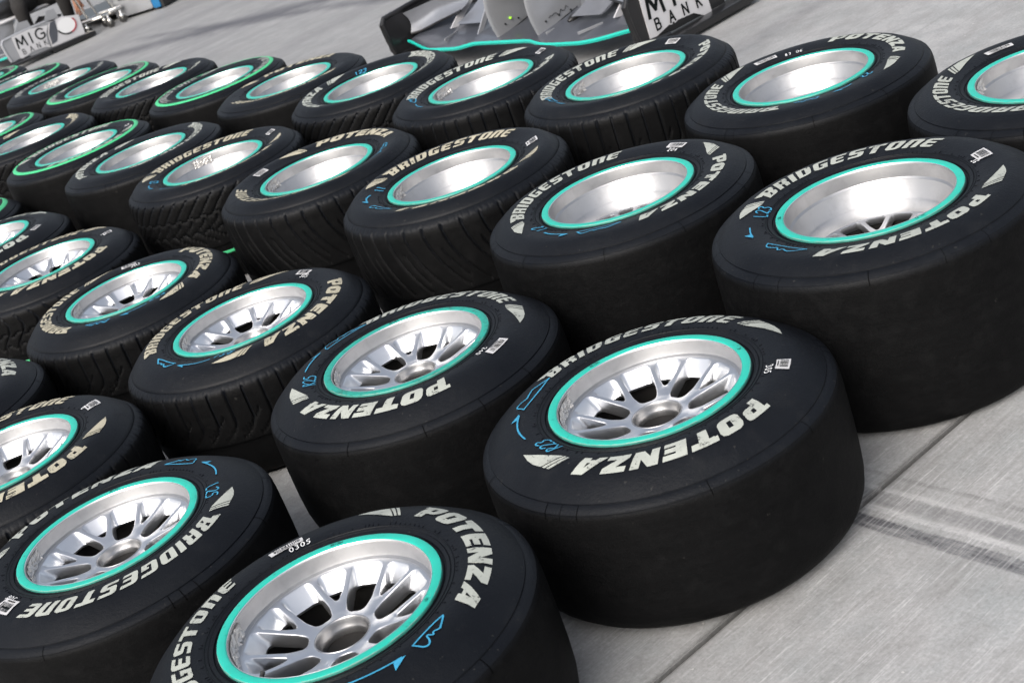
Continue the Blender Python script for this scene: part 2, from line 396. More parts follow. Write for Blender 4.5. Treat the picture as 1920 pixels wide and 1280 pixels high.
S_FRONT = [(.3264, -.0482), (.3280, -.0515), (.3295, -.058), (.3305, -.075), (.331, -.11), (.3312, -.16), (.3305, -.205), (.3285, -.240), (.3245, -.262), (.317, -.278), (.305, -.290), (.285, -.299), (.255, -.3043), (.225, -.305), (.2, -.3035), (.187, -.300)]
S_REAR = [(.3244, -.0242), (.3268, -.028), (.3285, -.035), (.3300, -.055), (.331, -.10), (.3313, -.17), (.331, -.24), (.330, -.285), (.3275, -.312), (.321, -.328), (.308, -.338), (.285, -.3432), (.255, -.345), (.225, -.345), (.2, -.343), (.187, -.340)]
# lower ends of the grooved tyres: a pronounced lower shoulder, then the sidewall turns in
S_FRONT_W = [(.3272, -.0485), (.3287, -.053), (.3297, -.062)] + [(.3300 + .001 * math.sin(PI * k / 20), -.065 - .115 * k / 20) for k in range(21)] + \
            [(.3295, -.184), (.3285, -.1865), (.3262, -.1875), (.325, -.190), (.3225, -.205), (.319, -.230), (.314, -.255), (.306, -.278), (.294, -.294), (.275, -.303), (.225, -.305), (.187, -.300)]
S_REAR_W = [(.3255, -.0245), (.327, -.028), (.3287, -.036)] + [(.3297 + .0015 * math.sin(PI * k / 24), -.040 - .160 * k / 24) for k in range(25)] + \
           [(.3292, -.204), (.328, -.207), (.3257, -.208), (.3245, -.211), (.323, -.228), (.3205, -.25), (.316, -.28), (.309, -.31), (.299, -.33), (.28, -.342), (.225, -.345), (.187, -.340)]

def sstep(x, a, b):
    t = np.clip((x - a) / (b - a), 0, 1); return t * t * (3 - 2 * t)
def groove_field(kind, th, z, z0, z1):
    """0..1 groove depth on the tread; th in rad, z from z0 (top) down to z1"""
    R_ = .33; s = th * R_; d = (z0 - z)           # metres along / down
    Hh = z0 - z1; C = 2 * PI * R_
    def lines(off, n, wd, gate=1.0, soft=.0024):
        p = C / n; x = (s - off) / p; x = np.abs(x - np.round(x)) * p
        return (1 - sstep(x, wd / 2 - soft * .4, wd / 2 + soft)) * gate
    if kind == 'inter_straight':       # front intermediate: upright cuts that hook sideways low down
        hook = lambda a: -.10 * np.clip((d - a * Hh) / Hh, 0, 1) ** 2 * 3.0
        g = lines(hook(.55), 46, .0042, (d < Hh * .93))
        g = np.maximum(g, lines(C / 92 + hook(.35), 23, .0026, (d > Hh * .45) & (d < Hh * .80)))
        return g
    if kind == 'inter_swept':
        off = .03 * d + 2.6 * d ** 2
        g = lines(off, 38, .0042, (d < Hh * .95))
        g = np.maximum(g, lines(off + C / 76, 19, .0030, (d > Hh * .32) & (d < Hh * .8)))
        return g
    if kind == 'wet_chevron':
        x = s - .55 * np.minimum(d, Hh * .35)
        g = lines(-1.05 * np.minimum(d, Hh * .34) + .25 * np.maximum(d - Hh * .34, 0), 44, .0065, (d < Hh * .36))
        zz = np.abs(d - Hh * .62)
        g = np.maximum(g, lines(.9 * zz + .010 * np.sin(d * 90), 44, .0060, (d > Hh * .40) & (d < Hh * .92)))
        for fr in (.36, .66): g = np.maximum(g, 1 - sstep(np.abs(d - Hh * fr - .006 * np.sin(s * 133)), .0015, .004))
        return g
    if kind == 'wet_wave':
        g = lines(.020 * np.sin(d * 42) - .12 * d, 40, .0062, (d < Hh * .95))
        for fr in (.45, .75): g = np.maximum(g, 1 - sstep(np.abs(d - Hh * fr - .006 * np.sin(s * 121)), .002, .005))
        return g
    return 0 * s
def tyre_mesh(kind, axle):
    P = (P_FRONT if axle == 'F' else P_REAR) if kind == 'slick' else (P_FRONT_W if axle == 'F' else P_REAR_W)
    if kind == 'slick':
        return lathe('tyre', P + (S_FRONT if axle == 'F' else S_REAR), MAT['rubber'], 220, ang=32)
    S = S_FRONT_W if axle == 'F' else S_REAR_W
    prof = P + S; N = 760; n = len(prof)
    th = np.arange(N) * 2 * PI / N
    r = np.array([p[0] for p in prof]); z = np.array([p[1] for p in prof])
    TH, RR = np.meshgrid(th, r, indexing='ij'); _, ZZ = np.meshgrid(th, z, indexing='ij')
    z0, z1 = S[0][1], (-.186 if axle == 'F' else -.206)
    g = groove_field(kind, TH, ZZ, z0, z1)
    # cuts start on the shoulder and fade past it
    win = sstep(-ZZ, -(P[-2][1]), -(P[-2][1]) + .010) * (1 - sstep(-ZZ, -z1, -z1 + .004))
    # fine serrations on the shoulder of intermediates
    RR = RR - (.0054 if kind.startswith('inter') else .0056) * g * win
    ser = (np.cos(TH * 110) > .55) * np.exp(-((ZZ - (P[-1][1] + .003)) / .006) ** 2)
    if kind.startswith('inter'): RR = RR - .0012 * ser
    co = np.stack([RR * np.cos(TH), RR * np.sin(TH), ZZ], -1).reshape(-1, 3)
    k = np.arange(N)[:, None]; i = np.arange(n - 1)[None, :]; k2 = (k + 1) % N
    f = np.stack([k * n + i, k * n + i + 1, k2 * n + i + 1, k2 * n + i], -1).reshape(-1, 4)
    me = bpy.data.meshes.new('tyre'); me.vertices.add(len(co)); me.vertices.foreach_set('co', co.ravel())
    me.loops.add(f.size); me.loops.foreach_set('vertex_index', f.ravel().astype(np.int32))
    me.polygons.add(len(f)); me.polygons.foreach_set('loop_start', np.arange(0, f.size, 4, dtype=np.int32))
    me.polygons.foreach_set('use_smooth', np.ones(len(f), bool))
    me.materials.append(MAT['rubber']); me.update(); me.validate()
    bm = bmesh.new(); bm.from_mesh(me); bmesh.ops.recalc_face_normals(bm, faces=bm.faces[:]); bm.to_mesh(me); bm.free()
    me.set_sharp_from_angle(angle=math.radians(50))
    return me

# ---------------------------------------------------------------- rim parts
def fillet(poly, rads, seg=6):
    out = []; n = len(poly)
    for i in range(n):
        p0, p, p2 = (Vector(poly[i - 1]), Vector(poly[i]), Vector(poly[(i + 1) % n]))
        a = (p0 - p).normalized(); b = (p2 - p).normalized(); an = a.angle(b); rr = rads[i]
        t = min(rr / math.tan(an / 2), .49 * (p0 - p).length, .49 * (p2 - p).length); rr = t * math.tan(an / 2)
        c = p + (a + b).normalized() * (rr / math.sin(an / 2))
        s = p + a * t - c; e = p + b * t - c
        a0 = math.atan2(s.y, s.x); da = math.atan2(e.y, e.x) - a0
        while da > PI: da -= 2 * PI
        while da < -PI: da += 2 * PI
        for k in range(seg + 1):
            q = a0 + da * k / seg; out.append((c.x + rr * math.cos(q), c.y + rr * math.sin(q)))
    return out
NSP = 7; STEP = 2 * PI / 14
def spider_mesh(rear=False):
    if not rear:
        RO, RI, RL, DH, DL, BOT = .1535, .047, .1605, -.0555, -.0295, -.082
    else:
        RO, RI, RL, DH, DL, BOT = .1315, .040, .1360, -.1010, -.0915, -.125
    sc_ = RO / .1535
    def ztop(r):
        q = min(max((r - .055 * sc_) / (RO - .055 * sc_), 0), 1); return DH + (DL - DH) * q ** 1.35
    def bot(r):
        if rear: return ztop(r) - .016
        q = min(max((r - .060) / .065, 0), 1); return BOT + (.064 - .082) * -1.0 * q
    def pocket(isU, sh, xo):
        if isU: pl = [(.0565 * sc_ + sh, -.0165 * sc_ + sh), (.082 * sc_, -.0248 * sc_ + sh), (xo, -.0316 * sc_ + sh), (xo, .0316 * sc_ - sh), (.082 * sc_, .0248 * sc_ - sh), (.0565 * sc_ + sh, .0165 * sc_ - sh)]; rd = [.0155 * sc_, .05, .011 * sc_, .011 * sc_, .05, .0155 * sc_]
        else: pl = [(.084 * sc_ + sh * 2, 0), (.114 * sc_, -.0166 * sc_ + sh), (xo, -.0316 * sc_ + sh), (xo, .0316 * sc_ - sh), (.114 * sc_, .0166 * sc_ - sh)]; rd = [.006 * sc_, .12, .011 * sc_, .011 * sc_, .12]
        rd = [max(q - sh * .3, .003) for q in rd]
        return fillet(pl, rd, 5)
    V, F, outs = [], [], []
    X = [RO, RO - .0008, RO - .0018, RO - .0050, RO - .0105, RO - .0170, RO - .0200, RO - .0180] if not rear else [RO, RO - .0005, RO - .0010, RO - .0012, RO - .0012, RO - .0010, RO - .0005, RO]
    SH = [0, .0007, .0016, .0022, .0026, .0032, .0036, .0036]
    T = [0, .012, .045, .18, .42, .70, .86, 1.0]
    for k in range(14):
        a = STEP * k; isU = k % 2 == 1; ca, sa = math.cos(a), math.sin(a); base = len(V); m = 0
        for j in range(8):
            pl = pocket(isU, SH[j], X[j]); m = len(pl)
            if j == 0: pl0 = pl; outs.append([(x * ca - y * sa, x * sa + y * ca) for x, y in pl])
            for (x, y), (xq, yq) in zip(pl, pl0):
                rq = math.hypot(xq, yq); zt = ztop(rq); bt = bot(rq); V.append((x * ca - y * sa, x * sa + y * ca, zt + (bt - zt) * T[j]))
        for j in range(7):
            for i in range(m):
                i2 = (i + 1) % m; F.append((base + j * m + i, base + j * m + i2, base + (j + 1) * m + i2, base + (j + 1) * m + i))
    NC = 140
    outer = [(RL * math.cos(2 * PI * i / NC), RL * math.sin(2 * PI * i / NC)) for i in range(NC)]
    inner = [(RI * math.cos(2 * PI * i / 70), RI * math.sin(2 * PI * i / 70)) for i in range(70)]
    v, tr = cdt(outer, [inner] + outs)
    b = len(V)
    for p in v:
        r = p.length; z = ztop(r)
        V.append((p.x, p.y, z))
    F += [tuple(b + i for i in t) for t in tr]
    me = mesh('spider', V, F, MAT['spider'], ang=32)
    bm = bmesh.new(); bm.from_mesh(me); bmesh.ops.remove_doubles(bm, verts=bm.verts[:], dist=1e-5); bm.to_mesh(me); bm.free()
    me.polygons.foreach_set('use_smooth', [True] * len(me.polygons)); me.set_sharp_from_angle(angle=math.radians(32)); me.update()
    return me

BAR_F = [(.1694, -.0008), (.1688, -.0018), (.1683, -.004), (.1668, -.024), (.1658, -.0272), (.1600, -.0292), (.1590, -.033)]
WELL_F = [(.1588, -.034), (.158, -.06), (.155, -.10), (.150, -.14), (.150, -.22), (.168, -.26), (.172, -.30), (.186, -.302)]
BAR_R = [(.1694, -.0008), (.1688, -.0018), (.1683, -.004), (.1668, -.029), (.1652, -.0315), (.1630, -.0335), (.1500, -.0665), (.1470, -.0700), (.1445, -.0725), (.1355, -.0915), (.1345, -.098)]
WELL_R = [(.1343, -.099), (.1345, -.12), (.135, -.2), (.165, -.30), (.172, -.338), (.186, -.340)]
TEAL = [(.1708, -.0004), (.1716, .0006), (.1735, .0012), (.184, .0012), (.1862, .0006), (.1867, -.0004)]
LIP_IN = [(.1692, -.0014), (.1696, -.0001), (.1702, .0005), (.1708, .0001)]
LIP_OUT = [(.1866, -.0003), (.1871, -.0012), (.1873, -.0028), (.1873, -.006)]
ME = {}
ME['barrel_F'] = lathe('barrel', BAR_F, MAT['barrel'], 160, ang=25)
ME['barrel_R'] = lathe('barrel', BAR_R, MAT['barrel'], 160, ang=25)
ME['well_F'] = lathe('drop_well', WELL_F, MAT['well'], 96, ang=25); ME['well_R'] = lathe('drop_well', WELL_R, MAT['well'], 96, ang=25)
ME['teal'] = lathe('teal_ring', TEAL, MAT['teal'], 160)
ME['tealworn'] = lathe('teal_ring', TEAL, MAT['tealworn'], 160)
ME['lip_in'] = lathe('inner_lip', LIP_IN, MAT['lip'], 160, ang=60)
ME['lip_out'] = lathe('outer_lip', LIP_OUT, plain('worn_lip', (.05, .27, .22), .45, .1, noise=.6, nscale=30), 160, ang=60)
ME['spider_F'] = spider_mesh(); ME['spider_R'] = spider_mesh(True)
ME['hub_F'] = lathe('hub_ring', [(.0480, -.0556), (.0470, -.0546), (.0458, -.0547), (.0448, -.0562), (.0442, -.0582), (.0437, -.0577), (.0428, -.0607), (.0422, -.0600), (.0412, -.0637), (.0392, -.0690), (.0384, -.0705), (.0378, -.0790), (.0378, -.083)], MAT['hub'], 80, ang=30)
ME['hub_R'] = lathe('hub_ring', [(.0415, -.101), (.040, -.100), (.037, -.102), (.034, -.111), (.033, -.15)], MAT['hub'], 64, ang=30)
ME['cap_F'] = lathe('hub_cap', [(.0377, -.0810), (.030, -.0815), (.012, -.0815), (.0005, -.0815)], MAT['dark'], 48)
ME['cap_R'] = lathe('hub_cap', [(.0329, -.140), (.0005, -.140)], MAT['dark'], 40)
for k, ax in (('slick', 'F'), ('slick', 'R'), ('inter_straight', 'F'), ('inter_straight', 'R'), ('inter_swept', 'R'), ('wet_chevron', 'R'), ('wet_wave', 'F'), ('wet_wave', 'R')):
    ME[k + ax] = tyre_mesh(k, ax)
for ax, P in (('F', P_FRONT), ('R', P_REAR)):
    rr = [.268, .2695, .274, .281, .2835, .285]
    ME['green' + ax] = lathe('green_band', [(r_, zprof(P, r_) + (.0004 if 0 < i < 5 else -.0004) + .0006) for i, r_ in enumerate(rr)], MAT['green'], 180)
ME['stripe_R'] = lathe('green_stripe', [(.3222, -.2285), (.3232, -.2315), (.3223, -.239), (.3208, -.242)], MAT['green'], 180)
ME['stripe_F'] = lathe('green_stripe', [(.3218, -.205), (.3230, -.2075), (.3220, -.214), (.3205, -.217)], MAT['green'], 180)

def polar_mesh(name, polys, P, mats, lift=.0012, mi=None):
    """polys: list of (outer, holes) in (u, r): u metres along the arc at r=.25, clockwise; r radius. -> mesh on the sidewall"""
    V, F, MI = [], [], []
    for pi_, (o, hs_) in enumerate(polys):
        def sub(L):
            out = []
            for i in range(len(L)):
                a, b = Vector(L[i]), Vector(L[(i + 1) % len(L)]); n = max(1, int((b - a).length / .012))
                out += [tuple(a.lerp(b, k / n)) for k in range(n)]
            return out
        try: v, tr = cdt(sub(o), [sub(h) for h in hs_])
        except Exception: continue
        b = len(V)
        for p in v:
            an = -p[0] / .25; r = p[1]; V.append((r * math.cos(an), r * math.sin(an), zprof(P, r) + lift))
        F += [tuple(b + i for i in t) for t in tr]; MI += [0 if mi is None else mi[pi_]] * len(tr)
    me = mesh(name, V, F, mats, mi=MI, ang=60)
    # all normals up
    bm = bmesh.new(); bm.from_mesh(me)
    for f in bm.faces:
        if f.normal.z < 0: f.normal_flip()
    bm.to_mesh(me); bm.free(); return me

# ---------------------------------------------------------------- lettering (unit glyphs, y up)
def rnd(p, i): return p
G1 = {
 'B': ([(.0, 0), (.62, 0), (.76, .05), (.82, .16), (.82, .36), (.70, .5), (.82, .62), (.82, .86), (.74, .96), (.60, 1), (-.52, 1), (-.20, .62), (-.02, .62)],
       [[(.26, .14), (.46, .14), (.46, .40), (.38, .40)], [(.02, .72), (.13, .72), (.34, .30), (.26, .14), (-.0, .60)][0:0] or [(.30, .60), (.46, .60), (.46, .85), (.22, .85)]]),
 'R': ([(0, 0), (.3, 0), (.3, .36), (.42, .36), (.5, .28), (.5, 0), (.8, 0), (.8, .36), (.72, .47), (.8, .58), (.8, .86), (.74, .96), (.64, 1), (0, 1)], [[(.3, .52), (.47, .52), (.47, .82), (.3, .82)]]),
 'I': ([(0, 0), (.32, 0), (.32, 1), (0, 1)], []),
 'D': ([(0, 0), (.56, 0), (.72, .06), (.8, .2), (.8, .8), (.72, .94), (.58, 1), (0, 1)], [[(.3, .18), (.47, .18), (.47, .82), (.3, .82)]]),
 'G': ([(.2, 0), (.8, 0), (.8, .54), (.42, .54), (.42, .38), (.52, .38), (.52, .2), (.3, .2), (.3, .8), (.78, .8), (.8, 1), (.2, 1), (.06, .94), (0, .82), (0, .18), (.06, .06)], []),
 'E': ([(.18, 0), (.72, 0), (.76, .21), (.3, .21), (.3, .41), (.68, .41), (.7, .6), (.3, .6), (.3, .79), (.76, .79), (.8, 1), (.2, 1), (.06, .94), (0, .82), (0, .18), (.06, .06)], []),
 'S': ([(0, 0), (.62, 0), (.75, .05), (.8, .18), (.8, .44), (.75, .56), (.64, .6), (.3, .6), (.3, .79), (.78, .79), (.8, 1), (.18, 1), (.05, .95), (0, .84), (0, .56), (.05, .44), (.16, .4), (.5, .4), (.5, .21), (0, .21)], []),
 'T': ([(.24, 0), (.56, 0), (.56, .77), (.84, .77), (.86, 1), (0, 1), (-.04, .77), (.24, .77)], []),
 'O': ([(.2, 0), (.6, 0), (.74, .06), (.8, .18), (.8, .82), (.74, .94), (.6, 1), (.2, 1), (.06, .94), (0, .82), (0, .18), (.06, .06)], [[(.3, .2), (.5, .2), (.5, .8), (.3, .8)]]),
 'N': ([(0, 0), (.31, 0), (.31, .78), (.49, .78), (.49, 0), (.8, 0), (.8, .82), (.74, .94), (.62, 1), (0, 1)], []),
}
G2 = {
 'P': ([(.0, 0), (.36, 0), (.36, .30), (.68, .30), (.82, .36), (.88, .48), (.88, .84), (.82, .95), (.70, 1), (-.16, 1), (-.16, .80), (0, .80)], [[(.36, .52), (.54, .52), (.54, .76), (.36, .76)]]),
 'O': ([(.22, 0), (.72, 0), (.88, .08), (.95, .25), (.95, .75), (.88, .92), (.72, 1), (.22, 1), (.07, .92), (0, .75), (0, .25), (.07, .08)], [[(.38, .3), (.57, .3), (.57, .7), (.38, .7)]]),
 'T': ([(.26, 0), (.64, 0), (.64, .68), (.92, .68), (.92, 1), (-.06, 1), (-.06, .72), (.06, .72), (.06, .68), (.26, .68)], []),
 'E': ([(0, 0), (.84, 0), (.84, .25), (.40, .25), (.40, .36), (.80, .36), (.80, .62), (.40, .62), (.40, .73), (.84, .73), (.84, 1), (0, 1)], []),
 'N': ([(0, 0), (.31, 0), (.31, .46), (.60, 0), (.95, 0), (.95, 1), (.64, 1), (.64, .54), (.35, 1), (0, 1)], []),
 'Z': ([(0, 0), (.86, 0), (.86, .28), (.46, .28), (.86, .74), (.86, 1), (.02, 1), (.02, .72), (.40, .72), (0, .26)], []),
 'A': ([(-.08, 0), (.28, 0), (.36, .16), (.60, .16), (.60, 0), (.94, 0), (.94, 1), (.50, 1)], [[(.48, .36), (.62, .36), (.62, .66)]]),
}
def word(txt, G, half, r_in, r_out, slant, gap, P, mat, wmul=None):
    ws = []
    for ch in txt: ws.append((max(p[0] for p in G[ch][0]) - 0))
    tot = sum(ws) + gap * (len(txt) - 1); k = 2 * half * .25 / tot      # metres per glyph unit
    x = -half * .25; polys = []
    for ch, w_ in zip(txt, ws):
        f = lambda p: (x + (p[0] + slant * (p[1] - .5)) * k, r_in + p[1] * (r_out - r_in))
        o, h = G[ch]; polys.append(([f(p) for p in o], [[f(p) for p in q] for q in h])); x += (w_ + gap) * k
    return polys
def wing(c0, c1, after):
    """slashed wedge: base at angle c0 (deg, clockwise positive from the word centre), tip at c1"""
    a0, a1 = math.radians(c0) * .25, math.radians(c1) * .25
    f = lambda p: (a0 + (a1 - a0) * p[0], .229 + p[1] * .036)
    ps = [[(.0, .12), (.055, .10), (.30, 1.0), (.235, 1.0)], [(.085, .09), (.135, .07), (.40, 1.0), (.33, 1.0)],
          [(.17, .06), (.35, .16), (.55, .34), (.78, .58), (1.0, .86), (.8, .98), (.62, 1.03), (.43, 1.0)]]
    return [([f(p) for p in q], []) for q in ps]
D = math.radians
def texts(P, variant, mat):
    polys = word('BRIDGESTONE', G1, D(48.5), .2285, .2620, .30, .17, P, mat)
    polys2 = word('POTENZA', G2, D(39.5), (.2315 if P in (P_FRONT, P_FRONT_W) else .2345), (.2685 if P in (P_FRONT, P_FRONT_W) else .2670), .22, .16, P, mat)
    polys2 = [([(u + D(174) * .25, r) for u, r in o], [[(u + D(174) * .25, r) for u, r in q] for q in h]) for o, h in polys2]
    if variant == 1: wg = [wing(52, 78, 1), wing(220, 244, 1)]
    else: wg = [wing(-54, -74, 0), wing(126, 104, 0)]
    return (polar_mesh('maker_lettering', polys, P, mat), polar_mesh('model_lettering', polys2, P, mat), [polar_mesh('slash_mark', q, P, mat) for q in wg])
TX = {}
PROF = dict(F=P_FRONT, R=P_REAR, FW=P_FRONT_W, RW=P_REAR_W)
def get_texts(ax, variant, mat):
    k = (ax, variant, mat)
    if k not in TX: TX[k] = texts(PROF[ax], variant, MAT[mat])
    return TX[k]

# ---------------------------------------------------------------- hand-written strokes
ST = {
 '0': [[(.3, 0), (.05, .2), (0, .6), (.2, 1), (.5, .9), (.6, .5), (.5, .1), (.3, 0)]],
 '1': [[(.2, .8), (.35, 1), (.3, 0)]],
 '2': [[(0, .8), (.2, 1), (.5, .95), (.55, .7), (.3, .35), (0, .02), (.25, .1), (.6, 0)]],
 '3': [[(0, .9), (.3, 1), (.55, .8), (.25, .55), (.55, .35), (.45, .05), (.1, 0), (0, .12)]],
 '4': [[(.45, 0), (.5, 1), (0, .35), (.65, .35)]],
 '5': [[(.6, 1), (.1, .98), (.08, .58), (.4, .62), (.58, .35), (.4, .03), (0, .05)]],
 '6': [[(.5, 1), (.1, .6), (.02, .2), (.25, 0), (.5, .15), (.45, .4), (.1, .35)]],
 '7': [[(0, 1), (.55, 1), (.2, 0)]],
 '8': [[(.3, .52), (.05, .75), (.3, 1), (.5, .78), (.3, .52), (.02, .25), (.28, 0), (.58, .25), (.3, .52)]],
 'R': [[(.05, 0), (.1, 1), (.45, .95), (.5, .65), (.1, .5), (.6, 0)]],
 'L': [[(.1, 1), (.05, 0), (.5, .04)]],
 'S': [[(.55, .9), (.25, 1), (.05, .75), (.5, .35), (.35, .02), (0, .1)]],
 'E': [[(.55, 1), (.05, 1), (.0, 0), (.5, 0)], [(.03, .52), (.45, .52)]],
 'K': [[(.05, 0), (.1, 1)], [(.55, .95), (.12, .45), (.6, 0)]],
 'M': [[(0, 0), (.1, 1), (.4, .3), (.7, 1), (.8, 0)]],
 'B': [[(0, 0), (.05, 1), (.45, .9), (.4, .6), (.05, .52), (.5, .35), (.45, .05), (0, 0)]],
}
def smooth_line(L):
    L = [Vector(p) for p in L]
    if len(L) < 3: return L
    for _ in range(2):
        o = [L[0]]
        for a, b in zip(L, L[1:]): o += [a.lerp(b, .25), a.lerp(b, .75)]
        L = o + [L[-1]]
    return L
def ribbon(L, wd):
    """polyline in (u, r) -> polygons"""
    out = []; L = smooth_line(L)
    n = len(L); nn = []
    for i in range(n):
        d = (L[min(i + 1, n - 1)] - L[max(i - 1, 0)]); d = d.normalized() if d.length > 1e-9 else Vector((1, 0)); nn.append(Vector((-d.y, d.x)) * wd / 2)
    return [(L[i] + nn[i], L[i] - nn[i], L[i + 1] - nn[i + 1], L[i + 1] + nn[i + 1]) for i in range(n - 1)]
def stroke_mesh(name, ribs, P, mat, tris=(), lift=.0016):
    V, F = [], []
    for q in list(ribs) + list(tris):
        b = len(V)
        for p in q:
            an = -p[0] / .25; V.append((p[1] * math.cos(an), p[1] * math.sin(an), zprof(P, p[1]) + lift))
        F.append(tuple(range(b, b + len(q))))
    me = mesh(name, V, F, mat, ang=80)
    bm = bmesh.new(); bm.from_mesh(me)
    for f in bm.faces:
        if f.normal.z < 0: f.normal_flip()
    bm.to_mesh(me); bm.free(); return me
def script(txt, az, r, h, wd, adv=.75, slant=.2, jit=.0):
    """hand-written text centred at azimuth az (deg), baseline radius r"""
    u0 = -D(az) * .25; tot = adv * h * len(txt); ribs = []
    for i, ch in enumerate(txt):
        if ch not in ST: continue
        x0 = u0 - tot / 2 + i * adv * h
        for L in ST[ch]: ribs += ribbon([(x0 + (p[0] + slant * p[1]) * h, r + p[1] * h) for p in L], wd)
    return ribs
def marker(t, taz, arr, sig, wd=.0030):
    """hand marks: code, arrow from arr[0] to arr[1] (azimuth), signature from sig[0] to sig[1]"""
    out = {}; U = lambda az: -D(az) * .25; rn = random.Random(str((t, taz, arr, sig))); J = lambda a: rn.uniform(-a, a)
    def span(p):
        a, b = p; b += -360 if b - a > 180 else (360 if a - b > 180 else 0); return U(a), U(b)
    if t: out['marker_code'] = (script(t, taz, .205, .028, wd, .74, .2 + J(.12)), [])
    if arr:
        ua, ub = span(arr); sgn = 1 if ub > ua else -1; m = .5 * (ua + ub); c = J(.004)
        out['marker_arrow'] = (ribbon([(ua, .236 + J(.003)), (.5 * (ua + m), .239 + c), (m, .241 + c), (ub - sgn * .006, .242)], wd),
                               [((ub, .243), (ub - sgn * (.026 + J(.006)), .255 + J(.003)), (ub - sgn * .022, .2425))])
    if sig:
        ua, ub = span(sig); k = lambda f_: ua + (ub - ua) * f_
        low = [(k(0), .235 + J(.003)), (k(.3), .230 + J(.002)), (k(.7), .228 + J(.002)), (k(1), .231 + J(.003))]
        up = [(k(.02), .236)]
        for f_, h_ in ((.15, .252), (.27, .249), (.35, .238), (.45, .2475), (.52, .240), (.64, .247), (.72, .2435)): up.append((k(f_ + J(.03)), h_ + J(.0045)))
        up.append((k(.97), .233))
        out['marker_signature'] = (ribbon(low, wd * .85) + ribbon(up, wd * .9), [])
    return out
def sticker(P, az, tang, rad, r=.240, tilt=0.0):
    """white bar-code label"""
    u0 = -D(az) * .25; ct, st = math.cos(tilt), math.sin(tilt)
    f = lambda x, y: (u0 + x * ct - y * st, r + x * st + y * ct)
    polys = [([f(-tang / 2, -rad / 2), f(tang / 2, -rad / 2), f(tang / 2, rad / 2), f(-tang / 2, rad / 2)], [])]
    o = obj('barcode_label', polar_mesh('barcode_label', polys, P, [MAT['sticker']], .0018))
    bars = []; x = -tang * .36; rnd_ = random.Random(int(az * 10))
    while x < tang * .40:
        w_ = rnd_.choice([.0009, .0013, .0022]); bars.append(([f(x, -rad * .22), f(x + w_, -rad * .22), f(x + w_, rad * .36), f(x, rad * .36)], [])); x += w_ + rnd_.choice([.0010, .0016, .0026])
    bars.append(([f(-tang * .3, -rad * .40), f(tang * .25, -rad * .40), f(tang * .25, -rad * .32), f(-tang * .3, -rad * .32)], []))
    b = obj('bars', polar_mesh('bars', bars, P, [MAT['ink']], .0024), o)
    return o
def tape_mesh(az, span=34, seed=0):
    rn = random.Random(seed); n, m = 16, 7; V, F = [], []
    for i in range(n + 1):
        for j in range(m + 1):
            a = D(az - span / 2 + span * i / n); z = -.005 - .028 * j / m + rn.uniform(-.0012, .0012)
            r = .1683 - .0019 * j / m - .0015 - (rn.random() ** 2 * .0055 * (.4 + j / m)) * (0 < i < n)
            V.append((r * math.cos(a), r * math.sin(a), z))
    for i in range(n):
        for j in range(m):
            k = i * (m + 1) + j; F.append((k, k + 1, k + m + 2, k + m + 1))
    return mesh('balance_tape', V, F, MAT['tape'], smooth=False)
def tick_mesh(P, seed):
    """small mould seams across the shoulder of a slick"""
    rn = random.Random(seed); V, F = [], []
    ro = P[-4:] + ([(.3272, -.0485), (.3290, -.0560)] if P is P_FRONT else [(.3255, -.0245), (.3282, -.034)])
    a = rn.random()
    while a < 6.28 + .0:
        w_ = .0005 / .32 * rn.uniform(.7, 1.3); b = len(V); sh = rn.uniform(-.01, .01)
        for i, (r, z) in enumerate(ro):
            for s in (-1, 1):
                an = a + s * w_ + sh * i / 6; V.append(((r + .0006) * math.cos(an), (r + .0006) * math.sin(an), z + .0006))
        for i in range(len(ro) - 1): F.append((b + 2 * i, b + 2 * i + 1, b + 2 * i + 3, b + 2 * i + 2))
        a += rn.choice([.08, .22, .46, .60]) * rn.uniform(.8, 1.3)
    return mesh('mould_seam', V, F, MAT['seam'], ang=80)
ME['tickF'] = [tick_mesh(P_FRONT, s) for s in (1, 2)]; ME['tickR'] = [tick_mesh(P_REAR, s) for s in (3, 4)]
def bead_mesh(P):   # little raised moulding ring near the bead
    return lathe('bead_ridge', [(.2065, zprof(P, .2065) + .0002), (.2072, zprof(P, .2072) + .0013), (.2080, zprof(P, .208) + .0013), (.2087, zprof(P, .2087) + .0002)], MAT['rubber'], 140)
ME['beadF'] = bead_mesh(P_FRONT); ME['beadR'] = bead_mesh(P_REAR)
def nib_mesh(P):
    V, F = [], []; rn = random.Random(5); a = 0
    while a < 6.26:
        b = len(V); w_ = rn.uniform(.0006, .0011); l_ = rn.choice([.003, .004, .006]); r_ = .2105
        for rr, zz in ((r_, 0), (r_, .0011), (r_ + l_, .0011), (r_ + l_, 0)):
            for s_ in (-1, 1): an = a + s_ * w_ / .21; V.append((rr * math.cos(an), rr * math.sin(an), zprof(P, rr) + zz))
        F += [(b, b + 1, b + 3, b + 2), (b + 2, b + 3, b + 5, b + 4), (b + 4, b + 5, b + 7, b + 6), (b, b + 2, b + 4, b + 6), (b + 1, b + 3, b + 5, b + 7)]
        a += rn.choice([.035, .05, .11, .16])
    return mesh('mould_ticks', V, F, MAT['rubber'], smooth=False)
ME['nibF'] = nib_mesh(P_FRONT); ME['nibR'] = nib_mesh(P_REAR)
valve = bmesh.new(); tube_bm(valve, [(-.1585, 0, -.020), (-.1480, 0, -.012)], .0035, 10); ME['valve'] = bm_mesh('valve', valve, MAT['blackmat'])
ring_ink = {}
